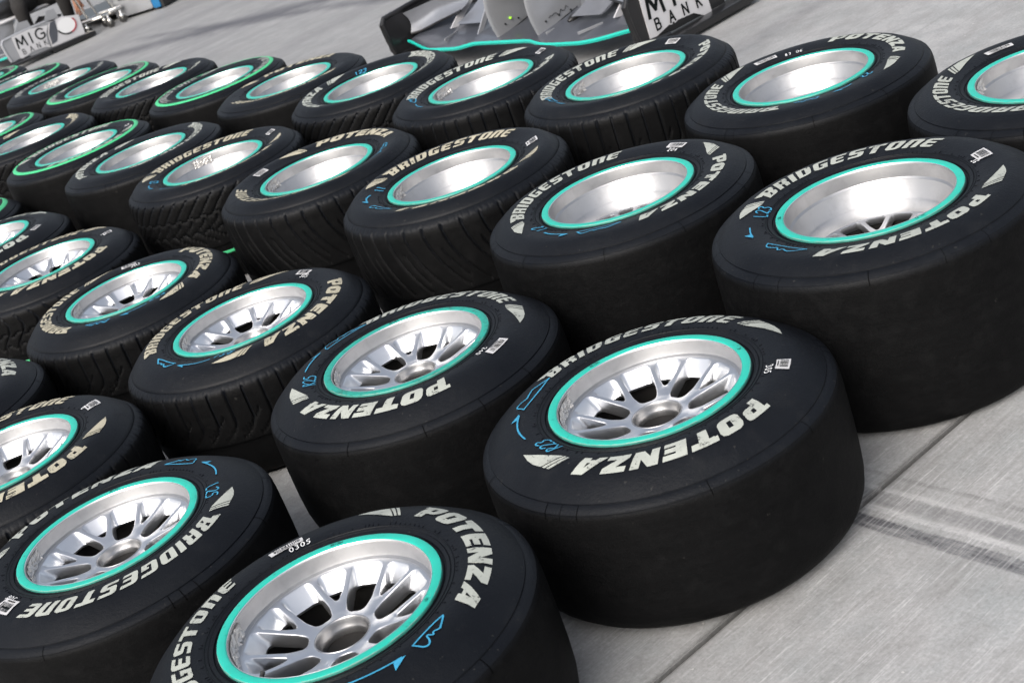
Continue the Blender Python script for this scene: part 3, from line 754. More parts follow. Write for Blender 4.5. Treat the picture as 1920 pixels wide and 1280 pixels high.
def rim_print(txt, az):
    k = (txt, az)
    ribs = script(txt, az, .1755, .0062, .0011, .85, .1)
    V, F = [], []
    for q in ribs:
        b = len(V)
        for p in q:
            an = -p[0] / .25; V.append((p[1] * math.cos(an), p[1] * math.sin(an), .0021))
        F.append(tuple(range(b, b + len(q))))
    return mesh('rim_print', V, F, MAT['ink'], ang=80)

GROUP = 'race wheels lying flat in rows on the concrete'
# name: x, y, dz, axle, tyre kind, text variant, azimuth of the maker lettering, letter paint, spoke phase, extras, label
WH = [
 ('A1', -.4098, 1.9856, .0103, 'F', 'slick', 2, 181, 'pale', 41, dict(mk=('', 0, (-88, -62), (-58, -40)), st=(107.7, .066, .015, .236), num=('0305', 102, .2135), tape=176, valve=-139, rp=[('RE1301', 84), ('101', -30)]),
  'slick wheel chalked 0305 under its bar code, nearest of all and cut off below'),
 ('A2', -.8696, 2.5966, -.0172, 'F', 'slick', 2, -75, 'pale', 12, dict(mk=('L25', 1, (17, 40), (44, 64)), st=(-137.2, .05, .035, .242), num=('306', -141, .216), tape=179, rp=[('RE1301', 92)]),
  'slick wheel marked L25 in blue, beside the nearest wheel'),
 ('A3', -1.1936, 3.1431, .0026, 'F', 'inter_straight', 2, 104, 'cream', 20, dict(st=(26.9, .04, .034, .238), num=('8', 31, .214), rp=[('RE1301', 100)]),
  'cream lettered spoked wheel at the left edge, next behind the L25 wheel'),
 ('A4', -1.5400, 3.7200, 0, 'F', 'slick', 2, 215, 'pale', 0, dict(), 'wheel at the left edge showing only its bare black sidewall'),
 ('B1', .1986, 2.3273, .0036, 'F', 'slick', 1, 81.5, 'pale', 14, dict(mk=('R23', -157.5, (-172, 163), (160, 132)), st=(-24.2, .034, .024, .246), num=('305', -27.6, .216), tape=161, rp=[('RE1301', 112), ('PB', 5)]),
  'slick wheel marked R23 in blue, with seven paired spokes, beside the open concrete'),
 ('B2', -.2182, 2.8900, .0078, 'F', 'slick', 1, 60, 'pale', 41, dict(mk=('R25', 176.4, (163, 141), (139, 110)), st=(-40.5, .060, .020, .246), worn=1, num=('240', -46.7, .216), tape=178, rp=[('RE1301', 95)]),
  'slick wheel marked R25 in blue, with a darker teal ring, left of the R23 wheel'),
 ('B3', -.6181, 3.5057, -.0047, 'F', 'inter_straight', 1, 139, 'cream', 26, dict(mk=('RS1', -100, (-108, -131), (-135, -158)), st=(44.7, .05, .022, .236), num=('305', 40, .214), tape=178, rp=[('RE1301', 92)]),
  'cream lettered wheel marked RS1 in blue, with upright grooves in its tread'),
 ('B4', -1.0048, 4.1287, -.0069, 'F', 'inter_straight', 1, 183, 'cream', 33, dict(mk=('R52', -58, (-68, -88), (-94, -114)), st=(94.2, .05, .018, .228), num=('203', 88, .210), tape=178),
  'cream lettered wheel marked R52 in blue, with upright grooves in its tread'),
 ('B5', -1.3839, 4.7909, -.0072, 'F', 'wet_wave', 1, 112, 'cream', 5, dict(st=(16.3, .035, .03, .238), num=('5', 20, .216), stripe=1),
  'cream lettered spoked wheel with wavy tread grooves at the left edge'),
 ('B6', -1.7250, 5.3890, 0, 'F', 'slick', 1, 98, 'pale', 19, dict(st=(-20, .05, .02, .248)),
  'spoked wheel half out of the left edge, smaller than the wavy grooved one in front'),
 ('B7', -2.0300, 5.9700, 0, 'F', 'slick', 1, 98, 'pale', 19, dict(green=1), 'wheel showing only a dark sliver with a green arc at the left edge'),
 ('C1', .7605, 2.6719, .0154, 'R', 'slick', 2, 81.3, 'pale', 21, dict(mk=('L23', 148, (168, -178), (-166, -140)), st=(-1.8, .045, .03, .238), num=('36', -6, .212), rp=[('306', 160), ('101 83', -78)]),
  'deep dish slick wheel marked L23 in blue, large at the right edge'),
 ('C2', .3546, 3.2653, .0100, 'R', 'slick', 2, 124, 'pale', 30, dict(mk=('L2', -160, (-149, -129), (-125, -99)), st=(37.7, .055, .022, .240), num=('204', 37, .214)),
  'deep dish slick wheel behind the R23 wheel, to the left of the L23 wheel'),
 ('C3', .0024, 3.8801, .0132, 'R', 'inter_swept', 2, 84, 'cream', 0, dict(mk=('11', 158, (169, -173), (-165, -142)), st=(-1.1, .04, .034, .238), tape=165),
  'cream lettered wheel with swept curved tread grooves and a white square label'),
 ('C4', -.3877, 4.4790, .0096, 'R', 'inter_swept', 2, -138, 'cream', 0, dict(mk=('', 0, (-42, -28), (-24, -8)), st=(139.5, .055, .025, .242), tape=160),
  'cream lettered wheel with swept curved tread grooves and blue script at its right'),
 ('C5', -.7750, 5.1306, -.0002, 'R', 'wet_chevron', 2, 104, 'cream', 0, dict(mk=('23', -179, (-168, -148), (-138, -123)), st=(22.5, .04, .03, .238), tape=110, stripe=1),
  'cream lettered deep tread wheel in the third row, crumpled tape across its far rim'),
 ('C6', -1.1144, 5.7560, -.0015, 'R', 'slick', 1, -16, 'pale', 0, dict(), 'slick wheel without green band, between the chevron tread and green banded wheels, third row'),
 ('C7', -1.4771, 6.3627, -.0031, 'R', 'slick', 2, 105, 'pale', 0, dict(green=1, st=(10.1, .035, .02, .236)), 'green banded slick wheel, the largest with a green band in the third row'),
 ('C8', -1.8185, 6.9920, 0, 'R', 'wet_chevron', 1, -10, 'cream', 0, dict(stripe=1), 'deep grooved wheel between two green banded ones at the left of the third row'),
 ('C9', -2.1797, 7.5950, 0, 'R', 'slick', 1, 120, 'grey', 0, dict(green=1, st=(0, .03, .02, .238)), 'green banded slick wheel at the left end of the third row, half out of frame'),
 ('D0', 1.3400, 3.0480, 0, 'R', 'slick', 1, 184, 'pale', 0, dict(st=(94.6, .075, .016, .234), tape=150), 'slick wheel at the right edge of the back row, cut by the frame'),
 ('D1', .9524, 3.6636, -.0042, 'R', 'slick', 1, 187, 'pale', 0, dict(mk=('22', -61, (-77, -91), (-98, -114)), st=(97, .07, .018, .234), num=('87 06', 77, .214)),
  'slick wheel in the back row in front of the bare concrete, second from the right'),
 ('D2', .5935, 4.2690, .0060, 'R', 'inter_straight', 1, 131, 'pale', 0, dict(mk=('', 0, (-163, -149), (177, -166)), st=(36.2, .05, .026, .236), tape=149),
  'grooved wheel in the back row right under the sponsor endplate of the nearer race car'),
 ('D3', .2038, 4.8636, .0027, 'R', 'inter_straight', 1, 118, 'pale', 0, dict(mk=('', 0, (-171, -150), (168, -178)), st=(15.4, .04, .03, .238), tape=143),
  'grooved back row wheel with crumpled tape in its rim, below the front wing pylons'),
 ('D4', -.1616, 5.4568, .0065, 'R', 'wet_chevron', 1, -6, 'pale', 0, dict(mk=('123', 98, None, None)), 'saw tooth tread wheel in the back row under the left front wing tip'),
 ('D5', -.4965, 6.0988, .0007, 'R', 'slick', 2, -110, 'cream', 0, dict(), 'slick wheel without green band, left of the saw tooth wheel under the wing tip'),
 ('D6', -.8590, 6.7069, -.0024, 'R', 'slick', 1, 162, 'grey', 0, dict(green=1), 'green banded slick wheel, the nearest with a green band in the back row'),
 ('D7', -1.2312, 7.3499, -.0045, 'R', 'wet_chevron', 1, 132, 'pale', 0, dict(), 'saw tooth tread wheel in the back row between two green banded wheels'),
 ('D8', -1.5850, 7.9096, -.0007, 'R', 'slick', 1, 20, 'grey', 0, dict(green=1), 'green banded slick wheel in the back row, right of the wheel with taped rim'),
 ('D9', -1.9020, 8.5250, 0, 'R', 'slick', 1, 150, 'grey', 0, dict(tape=121), 'slick wheel without green band, tape in its rim, far left of the back row'),
 ('D10', -2.2900, 9.1600, 0, 'R', 'slick', 1, 100, 'grey', 0, dict(green=1), 'green banded slick wheel below the far sponsor panel, second from left, back row'),
 ('D11', -2.6800, 9.7800, 0, 'R', 'slick', 1, 60, 'grey', 0, dict(green=1), 'green banded wheel at the left end of the back row, cut by the frame'),
]
def wheel(key, x, y, dz, ax, kind, var, phi, paint, phase, ex, label):
    pk = ax + ('' if kind == 'slick' else 'W'); P = PROF[pk]; h = H_F if ax == 'F' else H_R
    root = empty('wheel_assembly', (x, y, 0.0), label, 'wheel', GROUP)
    root.scale = (1, 1, (h + dz) / h)
    z = (0, 0, h)
    ty = obj('tyre', ME[kind + ax], root, z, random.random() * 6.28 if kind != 'slick' else 0)
    obj('bead_ridge', ME['bead' + ax], ty); obj('mould_ticks', ME['nib' + ax], ty)['kind'] = 'stuff'
    if kind == 'slick': obj('mould_seam', random.choice(ME['tick' + ax]), ty, (0, 0, 0), random.random() * 6)['kind'] = 'stuff'
    a, b, c = get_texts(pk, var, paint)
    for nm, me in (('maker_lettering', a), ('model_lettering', b), ('slash_mark', c[0]), ('slash_mark', c[1])): obj(nm, me, ty, (0, 0, 0), D(phi) - ty.rotation_euler.z)
    if ex.get('green'): obj('green_band', ME['green' + ax], ty)
    if ex.get('stripe'): obj('green_stripe', ME['stripe_' + ax], ty)
    tr = obj('teal_ring', ME['tealworn' if ex.get('worn') else 'teal'], root, z, random.random() * 6.28)
    obj('inner_lip', ME['lip_in'], tr); obj('outer_lip', ME['lip_out'], tr)
    for t, az in ex.get('rp', []): obj('rim_print', rim_print(t, az), tr, (0, 0, 0), -tr.rotation_euler.z)
    ba = obj('rim_barrel', ME['barrel_' + ax], root, z)
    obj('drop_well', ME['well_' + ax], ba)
    if 'tape' in ex: obj('balance_tape', tape_mesh(ex['tape'], 34 if abs(ex['tape']) > 120 else 26, sum(map(ord, key)) % 97), ba)
    if 'valve' in ex: obj('valve', ME['valve'], ba, (0, 0, 0), D(ex['valve'] + 180))
    sp = obj('spokes', ME['spider_' + ax], root, z, D(phase))
    obj('hub_ring', ME['hub_' + ax], sp); obj('hub_cap', ME['cap_' + ax], sp)
    if 'mk' in ex:
        t, taz, arr, sig = ex['mk']
        for nm, (rb, tr_) in marker(t, taz, arr, sig, .0032 if y < 3.1 else .0044).items(): obj(nm, stroke_mesh(nm, rb, P, MAT['blue'], tr_), root, z)
    if 'num' in ex:
        t, az, r = ex['num']; obj('chalk_number', stroke_mesh('chalk_number', script(t, az, r, .0125, .0019, .95, .1), P, MAT['white']), root, z)
    if 'st' in ex:
        az, tg, rd, r = ex['st']; s = sticker(P, az, tg, rd, r); s.parent = root; s.location = z
    return root
ORDER_SETUP = True

# ---------------------------------------------------------------- ground
ground = obj('ground', mesh('ground', [(-400, -400, -.03), (400, -400, -.03), (400, 400, -.03), (-400, 400, -.03)], [(0, 1, 2, 3)], MAT['groove'], smooth=False)); ground['kind'] = 'structure'
def slab(x0, x1, y0, y1):
    """slab in joint space (x along the joint, y across), 30 mm thick"""
    n = Vector((-JD.y, JD.x)); q = []
    g = .0052
    for x, y in ((x0 + g, y0 + g), (x1 - g, y0 + g), (x1 - g, y1 - g), (x0 + g, y1 - g)): q.append(JP + JD * x + n * y)
    bm = bmesh.new()
    top = [bm.verts.new((p.x, p.y, 0)) for p in q]; bot = [bm.verts.new((p.x, p.y, -.03)) for p in q]
    bm.faces.new(top)
    for i in range(4): bm.faces.new((top[i], bot[i], bot[(i + 1) % 4], top[(i + 1) % 4]))
    es = [e for e in bm.edges if all(v in top for v in e.verts)]
    bmesh.ops.bevel(bm, geom=es, offset=.0022, segments=2, affect='EDGES')
    o = obj('concrete_slab', bm_mesh('concrete_slab', bm, MAT['concrete'], ang=60), ground); return o
for x0, x1 in ((-250, 250),):
    for y0, y1 in ((-250, 0), (0, 250)): slab(x0, x1, y0, y1)

for wdef in WH: wheel(*wdef)

# ---------------------------------------------------------------- race cars behind
CO = Vector((.486, 6.523, 0)); CL = Vector((.518, -.856, 0)).normalized(); CB = Vector((-CL.y, CL.x, 0))
def plate(pts, t, depth, mats, holes=()):
    """polygon in (s, z) extruded sideways from lateral t to t+depth (car space x=t, y=s)"""
    v, tr = cdt(pts, holes); V = [(t, p.x, p.y) for p in v] + [(t + depth, p.x, p.y) for p in v]; n = len(v)
    F = [tuple(q) for q in tr] + [tuple(i + n for i in q[::-1]) for q in tr]
    for L in [pts, *holes]:
        ids = [min(range(n), key=lambda k: (v[k] - Vector(p)).length) for p in L]
        for i in range(len(ids)): F.append((ids[i], ids[(i + 1) % len(ids)], ids[(i + 1) % len(ids)] + n, ids[i] + n))
    return mesh('plate', V, F, mats, ang=30)
def loft(sections, mat, cap=True, ang=40):
    V, F = [], []; m = len(sections[0])
    for s in sections: V += s
    for i in range(len(sections) - 1):
        for k in range(m): F.append((i * m + k, i * m + (k + 1) % m, (i + 1) * m + (k + 1) % m, (i + 1) * m + k))
    if cap: F.append(tuple(range(m))[::-1]); F.append(tuple(range((len(sections) - 1) * m, len(sections) * m)))
    return mesh('loft', V, F, mat, ang=ang)
def foil(t, s0, s1, z0, z1, th):
    """aerofoil section at lateral t from (s0,z0) leading to (s1,z1) trailing"""
    up, lo = [], []
    for k in range(9):
        q = k / 8; c = (1 - math.cos(PI * q)) / 2; x = s0 + (s1 - s0) * c; z = z0 + (z1 - z0) * c ** 1.6
        h = th * (2.6 * math.sqrt(c) * (1 - c) + .12 * (1 - c)); up.append((t, x, z + h * .6)); lo.append((t, x, z - h * .4))
    return up + lo[::-1][1:-1]
GLY = {
 'M': [[(0, 0), (.12, 1), (.5, .25), (.88, 1), (1, 0)]], 'I': [[(.5, 0), (.5, 1)]],
 'G': [[(.9, .82), (.7, .97), (.45, 1), (.2, .9), (.04, .7), (0, .45), (.1, .2), (.3, .03), (.55, 0), (.8, .08), (.92, .2), (.92, .48), (.58, .48)]],
 'B': [[(.05, 0), (.05, 1), (.5, 1), (.68, .9), (.68, .65), (.5, .54), (.05, .54)], [(.5, .54), (.78, .42), (.78, .12), (.55, 0), (.05, 0)]],
 'A': [[(0, 0), (.42, 1), (.84, 0)], [(.16, .36), (.68, .36)]], 'N': [[(0, 0), (0, 1), (.8, 0), (.8, 1)]], 'K': [[(0, 0), (0, 1)], [(.7, 1), (.04, .45)], [(.25, .62), (.75, 0)]],
}
def plate_text(rows, t, mat, grow=0.0, dt=0.0):
    """flat strokes on the outer side of an endplate; rows: (text, s0, s1, z0, height, width)"""
    V, F = [], []
    for txt, s0, s1, z0, hgt, wd in rows:
        n = len(txt); cell = (s1 - s0) / n
        for i, ch in enumerate(txt):
            gw = hgt * (.95 if ch in 'MG' else .75)
            for L in GLY[ch]:
                pts = [Vector((s0 + i * cell + (cell - gw) / 2 + p[0] * gw + .0, z0 + p[1] * hgt)) for p in L]
                for a, b in zip(pts, pts[1:]):
                    d = (b - a).normalized(); nn = Vector((-d.y, d.x)) * (wd / 2 + grow); e = d * (wd * .35 + grow)
                    k = len(V); V += [(t + dt, *(a - e + nn)), (t + dt, *(a - e - nn)), (t + dt, *(b + e - nn)), (t + dt, *(b + e + nn))]; F.append((k, k + 1, k + 2, k + 3))
    # keep overlapping strokes off one plane
    V = [(v[0] + (i // 4) * 2e-5, v[1], v[2]) for i, v in enumerate(V)]
    return mesh('plate_text', V, F, mat, smooth=False)

def race_car(origin, label, second=False):
    rz = math.atan2(CL.y, CL.x)
    root = empty('race_car', origin, label, 'race car', None, rz)
    O = lambda n, me, p=None: obj(n, me, p or root)
    NC = .065
    # main plane: one lofted element, raised in the middle
    secs = []
    for t in np.linspace(-.86, .86, 41):
        at = abs(t - .0); lead = -.10 if at < .55 else -.10 + (at - .55) * .30
        lead += .02 * (1 - sstep(at, .18, .30)) 
        z = .088 + .014 * (1 - sstep(at, .2, .36)) + .018 * sstep(at, .6, .86)
        secs.append(foil(float(t), float(lead), float(lead + .30), float(z), float(z + .052 - .01 * (at < .25)), .016))
    mp = O('main_plane', loft(secs, MAT['dsilver']))
    # teal leading edge strip
    V, F = [], []
    for i, s in enumerate(secs):
        p0 = Vector(s[0])
        for a, b in ((-.002, .010), (-.009, .003), (-.006, -.006), (.004, -.009)): V.append((p0.x, p0.y + a, p0.z + b + .003))
    for i in range(len(secs) - 1):
        for k in range(3): F.append((i * 4 + k, i * 4 + k + 1, i * 4 + 5 + k, i * 4 + 4 + k))
    O('teal_edge', mesh('teal_edge', V, F, MAT['tealcar']), mp)
    # slot line and small bits on the plane
    for t, s_, l_, a_ in ((-.52, .02, .13, .35), (.52, .01, .12, -.35), (.26, .0, .05, .0)):
        bm = bmesh.new(); box_bm(bm, (t, s_, .116), (.006, l_, .012), Matrix.Rotation(a_, 3, 'Z').to_quaternion()); O('vane', bm_mesh('vane', bm, MAT['silver'], bevel=.001), mp)
    # black flaps behind the main plane, silver inner flap
    for sgn in (-1, 1):
        for k, (s0, s1, z0, z1, t0, t1, mt) in enumerate(((.17, .36, .120, .185, .27, .885, 'black'), (.33, .50, .180, .270, .30, .885, 'black'), (.075, .33, .150, .262, .335, .53, 'cascade'))):
            ss = [foil(sgn * t, s0, s1, z0, z1, .010) for t in np.linspace(t0, t1, 9)]
            O('flap', loft([[tuple(map(float, q)) for q in s] for s in ss], MAT[mt]))
    # leaf shaped cascade that grows out of each endplate
    for sgn in (-1, 1):
        ss = []
        for q in np.linspace(0, 1, 13):
            t = .888 - .345 * q
            sl_, zl_ = np.interp(q, [0, .4, 1], [.037, .10, .13]), np.interp(q, [0, .15, .4, 1], [.134, .136, .156, .200])
            su_, zu_ = np.interp(q, [0, .4, 1], [.030, .135, .20]), np.interp(q, [0, .4, 1], [.240, .262, .238])
            row = []
            for c_ in np.linspace(0, 1, 7): row.append((sgn * t, float(sl_ + (su_ - sl_) * c_ + .022 * math.sin(PI * c_)), float(zl_ + (zu_ - zl_) * c_)))
            ss.append(row + [(x_, y_ + .007, z_) for x_, y_, z_ in row[::-1]])
        ca = O('cascade', loft(ss, MAT['cascade']))
        bm = bmesh.new(); tube_bm(bm, [Vector(r_[0]) + Vector((0, .002, -.003)) for r_ in ss], .006, 8); O('trim', bm_mesh('trim', bm, MAT['black']), ca)
        O('strut', plate([(.080, .130), (.123, .122), (.262, .212), (.214, .226)], sgn * .60 - .004, .008, MAT['wsilver']))
        if sgn < 0: O('vane', plate([(.015, .108), (.040, .106), (.128, .186), (.175, .240), (.140, .244), (.098, .196)], sgn * .31 - .004, .008, MAT['silver']), mp)
    # dark pod and rod on the right half
    ss = [[(.30 + .028 * math.cos(a) * w_, s_, .128 + .024 * math.sin(a) * w_) for a in np.linspace(0, 2 * PI, 15)[:-1]] for s_, w_ in ((.08, .25), (.10, .8), (.14, 1), (.20, 1), (.23, .6), (.235, .2))]
    O('pod', loft(ss, MAT['black']))
    bm = bmesh.new(); tube_bm(bm, [(.24, .30, .20), (.40, .42, .23)], .008, 8); O('rod', bm_mesh('rod', bm, MAT['chrome']))
    # endplates
    for sgn in (-1, 1):
        t = sgn * .9 - .006
        out = [(-.10, .095), (-.098, .235), (-.080, .252), (.12, .262), (.34, .262), (.40, .24), (.42, .05), (.12, .052), (-.02, .06), (-.085, .068)]
        ep = O('endplate', plate(out, t, .012, MAT['black' if not second else 'silver']))
        # rounded black leading edge and foot plate
        bm = bmesh.new(); tube_bm(bm, [(sgn * .9, -.080, .075), (sgn * .9, -.094, .15), (sgn * .9, -.100, .230), (sgn * .9, -.078, .254), (sgn * .9, .10, .264), (sgn * .9, .33, .266)], .013, 10)
        O('edge_rail', bm_mesh('edge_rail', bm, MAT['black' if not second else 'silver']), ep)
        bm = bmesh.new(); box_bm(bm, (sgn * .925, .22, .030 if not second else .042), (.10, .66, .035 if not second else .022), None); O('foot_plate', bm_mesh('foot_plate', bm, MAT['black'], bevel=.010), ep)
        bm = bmesh.new(); tube_bm(bm, [(sgn * .905, -.11, .045), (sgn * .905, -.02, .050), (sgn * .905, .08, .048)], [.016, .024, .016], 10); O('skid', bm_mesh('skid', bm, MAT['black']), ep)
        # sponsor panel on the outer face
        so_ = .9 * sgn + sgn * .008
        pn = [(-.026, .060), (.10, .088), (.23, .078), (.330, .020), (.327, .10), (.312, .20), (.320, .255), (.05, .258), (-.024, .250)] if not second else \
             [(0.0, .062), (.13, .086), (.24, .076), (.276, .055), (.268, .10), (.285, .17), (.334, .232), (.17, .262), (.0, .258)]
        pp = O('sponsor_panel', plate(pn, so_, sgn * .006, MAT['wsilver']), ep)
        if sgn > 0:
            t2 = so_ + .0066
            if not second:
                rows = [('MIG', -.012, .30, .148, .088, .017), ('BANK', -.008, .315, .090, .044, .0085)]
                O('panel_outline', plate_text(rows, t2, MAT['wsilver'], .005, .0004), pp)
                O('panel_letters', plate_text(rows, t2, MAT['ink'], 0, .0016), pp)
            else:
                O('panel_letters', plate_text([('MIG', .015, .285, .150, .085, .014), ('BANK', .018, .290, .090, .042, .0055)], t2, MAT['ink'], 0, .001), pp)
    # pylons, nose and front of the tub
    for k, t in enumerate((NC - .148, NC + .148)):
        ss = []
        for j in range(11):
            q = j / 10; z = .10 + .27 * q; lead = -.032 - .045 * math.sin(q * PI * .62) + .06 * q * q; tail = .225 + .10 * q; row = []
            for a in range(24):
                an = 2 * PI * a / 24; c = (1 - math.cos(an)) / 2; hh = .0125 * (1.9 * math.sqrt(max(c, 0)) * (1 - c) ** .9 + .05)
                row.append((t + hh * (1 if an <= PI else -1) * (1 if c not in (0, 1) else 0), lead + (tail - lead) * c, z))
            ss.append(row)
        py = O('pylon', loft(ss, MAT['silver']))
        sx = t + .0125
        # panel seam, screw heads
        for (s_, z_) in ((.02, .155), (.10, .152), (.17, .150)):
            bm = bmesh.new(); bmesh.ops.create_uvsphere(bm, u_segments=8, v_segments=6, radius=.0045); bmesh.ops.transform(bm, matrix=Matrix.Translation((sx, s_, z_)), verts=bm.verts[:]); O('screw', bm_mesh('screw', bm, MAT['ink']), py)
        if k == 0:
            bm = bmesh.new(); bmesh.ops.create_uvsphere(bm, u_segments=10, v_segments=8, radius=.0065); bmesh.ops.transform(bm, matrix=Matrix.Translation((sx + .004, .055, .17)), verts=bm.verts[:]); O('indicator', bm_mesh('indicator', bm, MAT['led']), py)
        bm = bmesh.new(); tube_bm(bm, [(sx + .0005, -.02, .108), (sx + .001, .21, .150)], .0016, 6); O('seam', bm_mesh('seam', bm, MAT['ink']), py)
        if k == 1:
            rn = random.Random(3); pts = [(sx + .0012, .04 + .012 * i * .9, .165 + rn.uniform(-.008, .012)) for i in range(12)]
            bm = bmesh.new(); tube_bm(bm, pts, .0014, 5); O('script_mark', bm_mesh('script_mark', bm, MAT['ink']), py)
    ss = []
    for s_, wd, zb, zt in ((-.02, .10, .345, .40), (.02, .14, .335, .43), (.2, .165, .330, .49), (.6, .19, .328, .55), (1.2, .23, .32, .62), (1.9, .27, .25, .70)):
        row = []
        for a in range(20):
            an = 2 * PI * a / 20; cx_ = math.copysign(abs(math.cos(an)) ** .55, math.cos(an)); sz = math.copysign(abs(math.sin(an)) ** .55, math.sin(an))
            row.append((NC + wd * cx_, s_, (zb + zt) / 2 + (zt - zb) / 2 * sz))
        ss.append(row)
    no = O('nose', loft(ss, MAT['black' if second else 'silver']))  # second car: shade of the nose underside put in as black
    bm = bmesh.new()
    for sg in (-1, 1): tube_bm(bm, [(NC + sg * .10, -.0, .343), (NC + sg * .168, .2, .336), (NC + sg * .195, .6, .334), (NC + sg * .235, 1.2, .326)], .014, 8)
    O('nose_edge', bm_mesh('nose_edge', bm, MAT['wsilver']), no)
    for nm, mt, rows in (('floor', 'black', ((.95, .35, .045, .075), (1.25, .68, .045, .085), (2.6, .70, .045, .09))), ('sidepods', 'black' if second else 'silver', ((1.55, .60, .12, .58), (1.75, .68, .10, .62), (2.6, .60, .10, .55)))):  # floor and sidepods out of view, added to shade the ground below
        ss = []
        for s_, wd, zb, zt in rows:
            row = []
            for a in range(20):
                an = 2 * PI * a / 20; cx_ = math.copysign(abs(math.cos(an)) ** .4, math.cos(an)); sz = math.copysign(abs(math.sin(an)) ** .4, math.sin(an))
                row.append((NC + wd * cx_, s_, (zb + zt) / 2 + (zt - zb) / 2 * sz))
            ss.append(row)
        O(nm, loft(ss, MAT[mt]))
    # stand that carries the tub
    bm = bmesh.new()
    for sg in (-1, 1):
        for s_ in (1.55, 1.8): tube_bm(bm, [(NC + sg * .26, s_, 0), (NC + sg * .15, s_, .30)], .016, 8)
    box_bm(bm, (NC, 1.68, .30), (.44, .34, .03)); O('stand', bm_mesh('stand', bm, MAT['blackmat']))
    return root
race_car(CO, 'silver race car with teal edged front wing right behind the wheels')
P2 = Vector((-3.0605, 12.7619, 0))
c2 = race_car(P2 - CL * .914, 'second race car far behind at top left, with a white sponsor panel and shade-painted nose', True)
# side panel with a white disc, beside the far sponsor panel
def far_obj(n, me, p=None): return obj(n, me, p or c2)
t2 = .922
sp = far_obj('side_panel', plate([(.285, .055), (.60, .050), (.612, .215), (.46, .255), (.345, .245), (.30, .17)], t2, .01, MAT['wsilver']))
def disc_pts(c, rx, rz, a0=0, a1=360, n=28): return [(c[0] + rx * math.cos(D(a0 + (a1 - a0) * k / n)), c[1] + rz * math.sin(D(a0 + (a1 - a0) * k / n))) for k in range(n + (a1 - a0 < 360))]
far_obj('disc', plate(disc_pts((.475, .172), .085, .066), t2 + .0115, .002, MAT['white']), sp)
def arc(a0, a1, mat, off):
    pts = disc_pts((.475, .172), .092, .073, a0, a1) + disc_pts((.475, .172), .080, .061, a0, a1)[::-1]
    far_obj('arc', plate(pts, t2 + off, .0016, mat), sp)
arc(190, 285, MAT['ink'], .0145); arc(285, 395, MAT['red'], .0150)
far_obj('swoosh', plate([(.29, .075), (.345, .085), (.385, .16), (.40, .25), (.35, .245), (.305, .17)], t2 + .0115, .0015, MAT['dsilver']), sp)
bm = bmesh.new(); box_bm(bm, (t2, .47, .030), (.10, .42, .04)); far_obj('foot_plate', bm_mesh('foot_plate', bm, MAT['black'], bevel=.01))
for s0, z0, wd, hg in ((.13, .27, .16, .06), (.40, .262, .13, .07)):
    far_obj('deflector', plate([(s0 - wd / 2, z0), (s0 + wd / 2, z0 - .015), (s0 + wd * .45, z0 + hg), (s0 - wd * .1, z0 + hg + .01)], t2 - .06, .006, MAT['silver']))

# ---------------------------------------------------------------- trolley, case and mechanic at the far left
tro = empty('trolley', (-2.3, 13.25, 0), 'chrome tube trolley on castors beside the far race car', 'trolley')
bm = bmesh.new()
fr = [(-.27, .1, .115), (-.05, -.02, .115), (.02, .02, .115), (.12, .0, .115)]
tube_bm(bm, [(-.26, .0, .115), (-.08, -.02, .115)], .017, 10); tube_bm(bm, [(-.12, .16, .125), (.09, .12, .125)], .017, 10)
tube_bm(bm, [(-.25, .0, .115), (-.12, .16, .125)], .012, 8); tube_bm(bm, [(-.08, -.02, .115), (.09, .12, .125)], .012, 8)
obj('base_frame', bm_mesh('base_frame', bm, MAT['chrome']), tro)
for x, y, dx in ((-.20, .0, -.10), (-.11, .0, -.08), (.02, .13, -.13)):
    bm = bmesh.new(); tube_bm(bm, [(x, y, .12), (x + dx, y, .62)], .010, 8); obj('post', bm_mesh('post', bm, MAT['chrome']), tro)
bm = bmesh.new(); tube_bm(bm, [(-.31, 0, .62), (-.10, .13, .62)], .012, 8); obj('handle', bm_mesh('handle', bm, MAT['chrome']), tro)
for x, y in ((-.24, .0), (-.03, -.02), (.08, .02), (-.10, .16)):
    bm = bmesh.new(); r = bmesh.ops.create_cone(bm, cap_ends=True, segments=20, radius1=.036, radius2=.036, depth=.026)
    bmesh.ops.transform(bm, matrix=Matrix.Translation((x, y, .036)) @ Matrix.Rotation(PI / 2, 4, 'X'), verts=bm.verts[:])
    c = obj('castor', bm_mesh('castor', bm, MAT['blackmat'], bevel=.004), tro)
    bm = bmesh.new(); tube_bm(bm, [(x, y - .02, .036), (x, y - .02, .085), (x, y, .11)], .009, 8); bmesh.ops.create_uvsphere(bm, u_segments=10, v_segments=8, radius=.022, matrix=Matrix.Translation((x, y - .012, .062)))
    obj('fork', bm_mesh('fork', bm, MAT['chrome']), c)
cas = empty('equipment_case', (-2.02, 13.55, 0), 'silver equipment case with blue corner standing beyond the trolley', 'case', None, D(-24))
bm = bmesh.new(); box_bm(bm, (-.02, 0, .22), (.40, .42, .40)); obj('body', bm_mesh('body', bm, MAT['silver'], bevel=.035), cas)
bm = bmesh.new(); box_bm(bm, (.22, 0, .22), (.09, .43, .41)); obj('blue_end', bm_mesh('blue_end', bm, MAT['tboxb'], bevel=.03), cas)
bm = bmesh.new(); box_bm(bm, (.278, 0, .21), (.03, .42, .40)); obj('rim', bm_mesh('rim', bm, MAT['blackmat'], bevel=.01), cas)
bm = bmesh.new(); box_bm(bm, (-.02, -.208, .26), (.22, .016, .18)); obj('recess', bm_mesh('recess', bm, MAT['dsilver'], bevel=.008), cas)
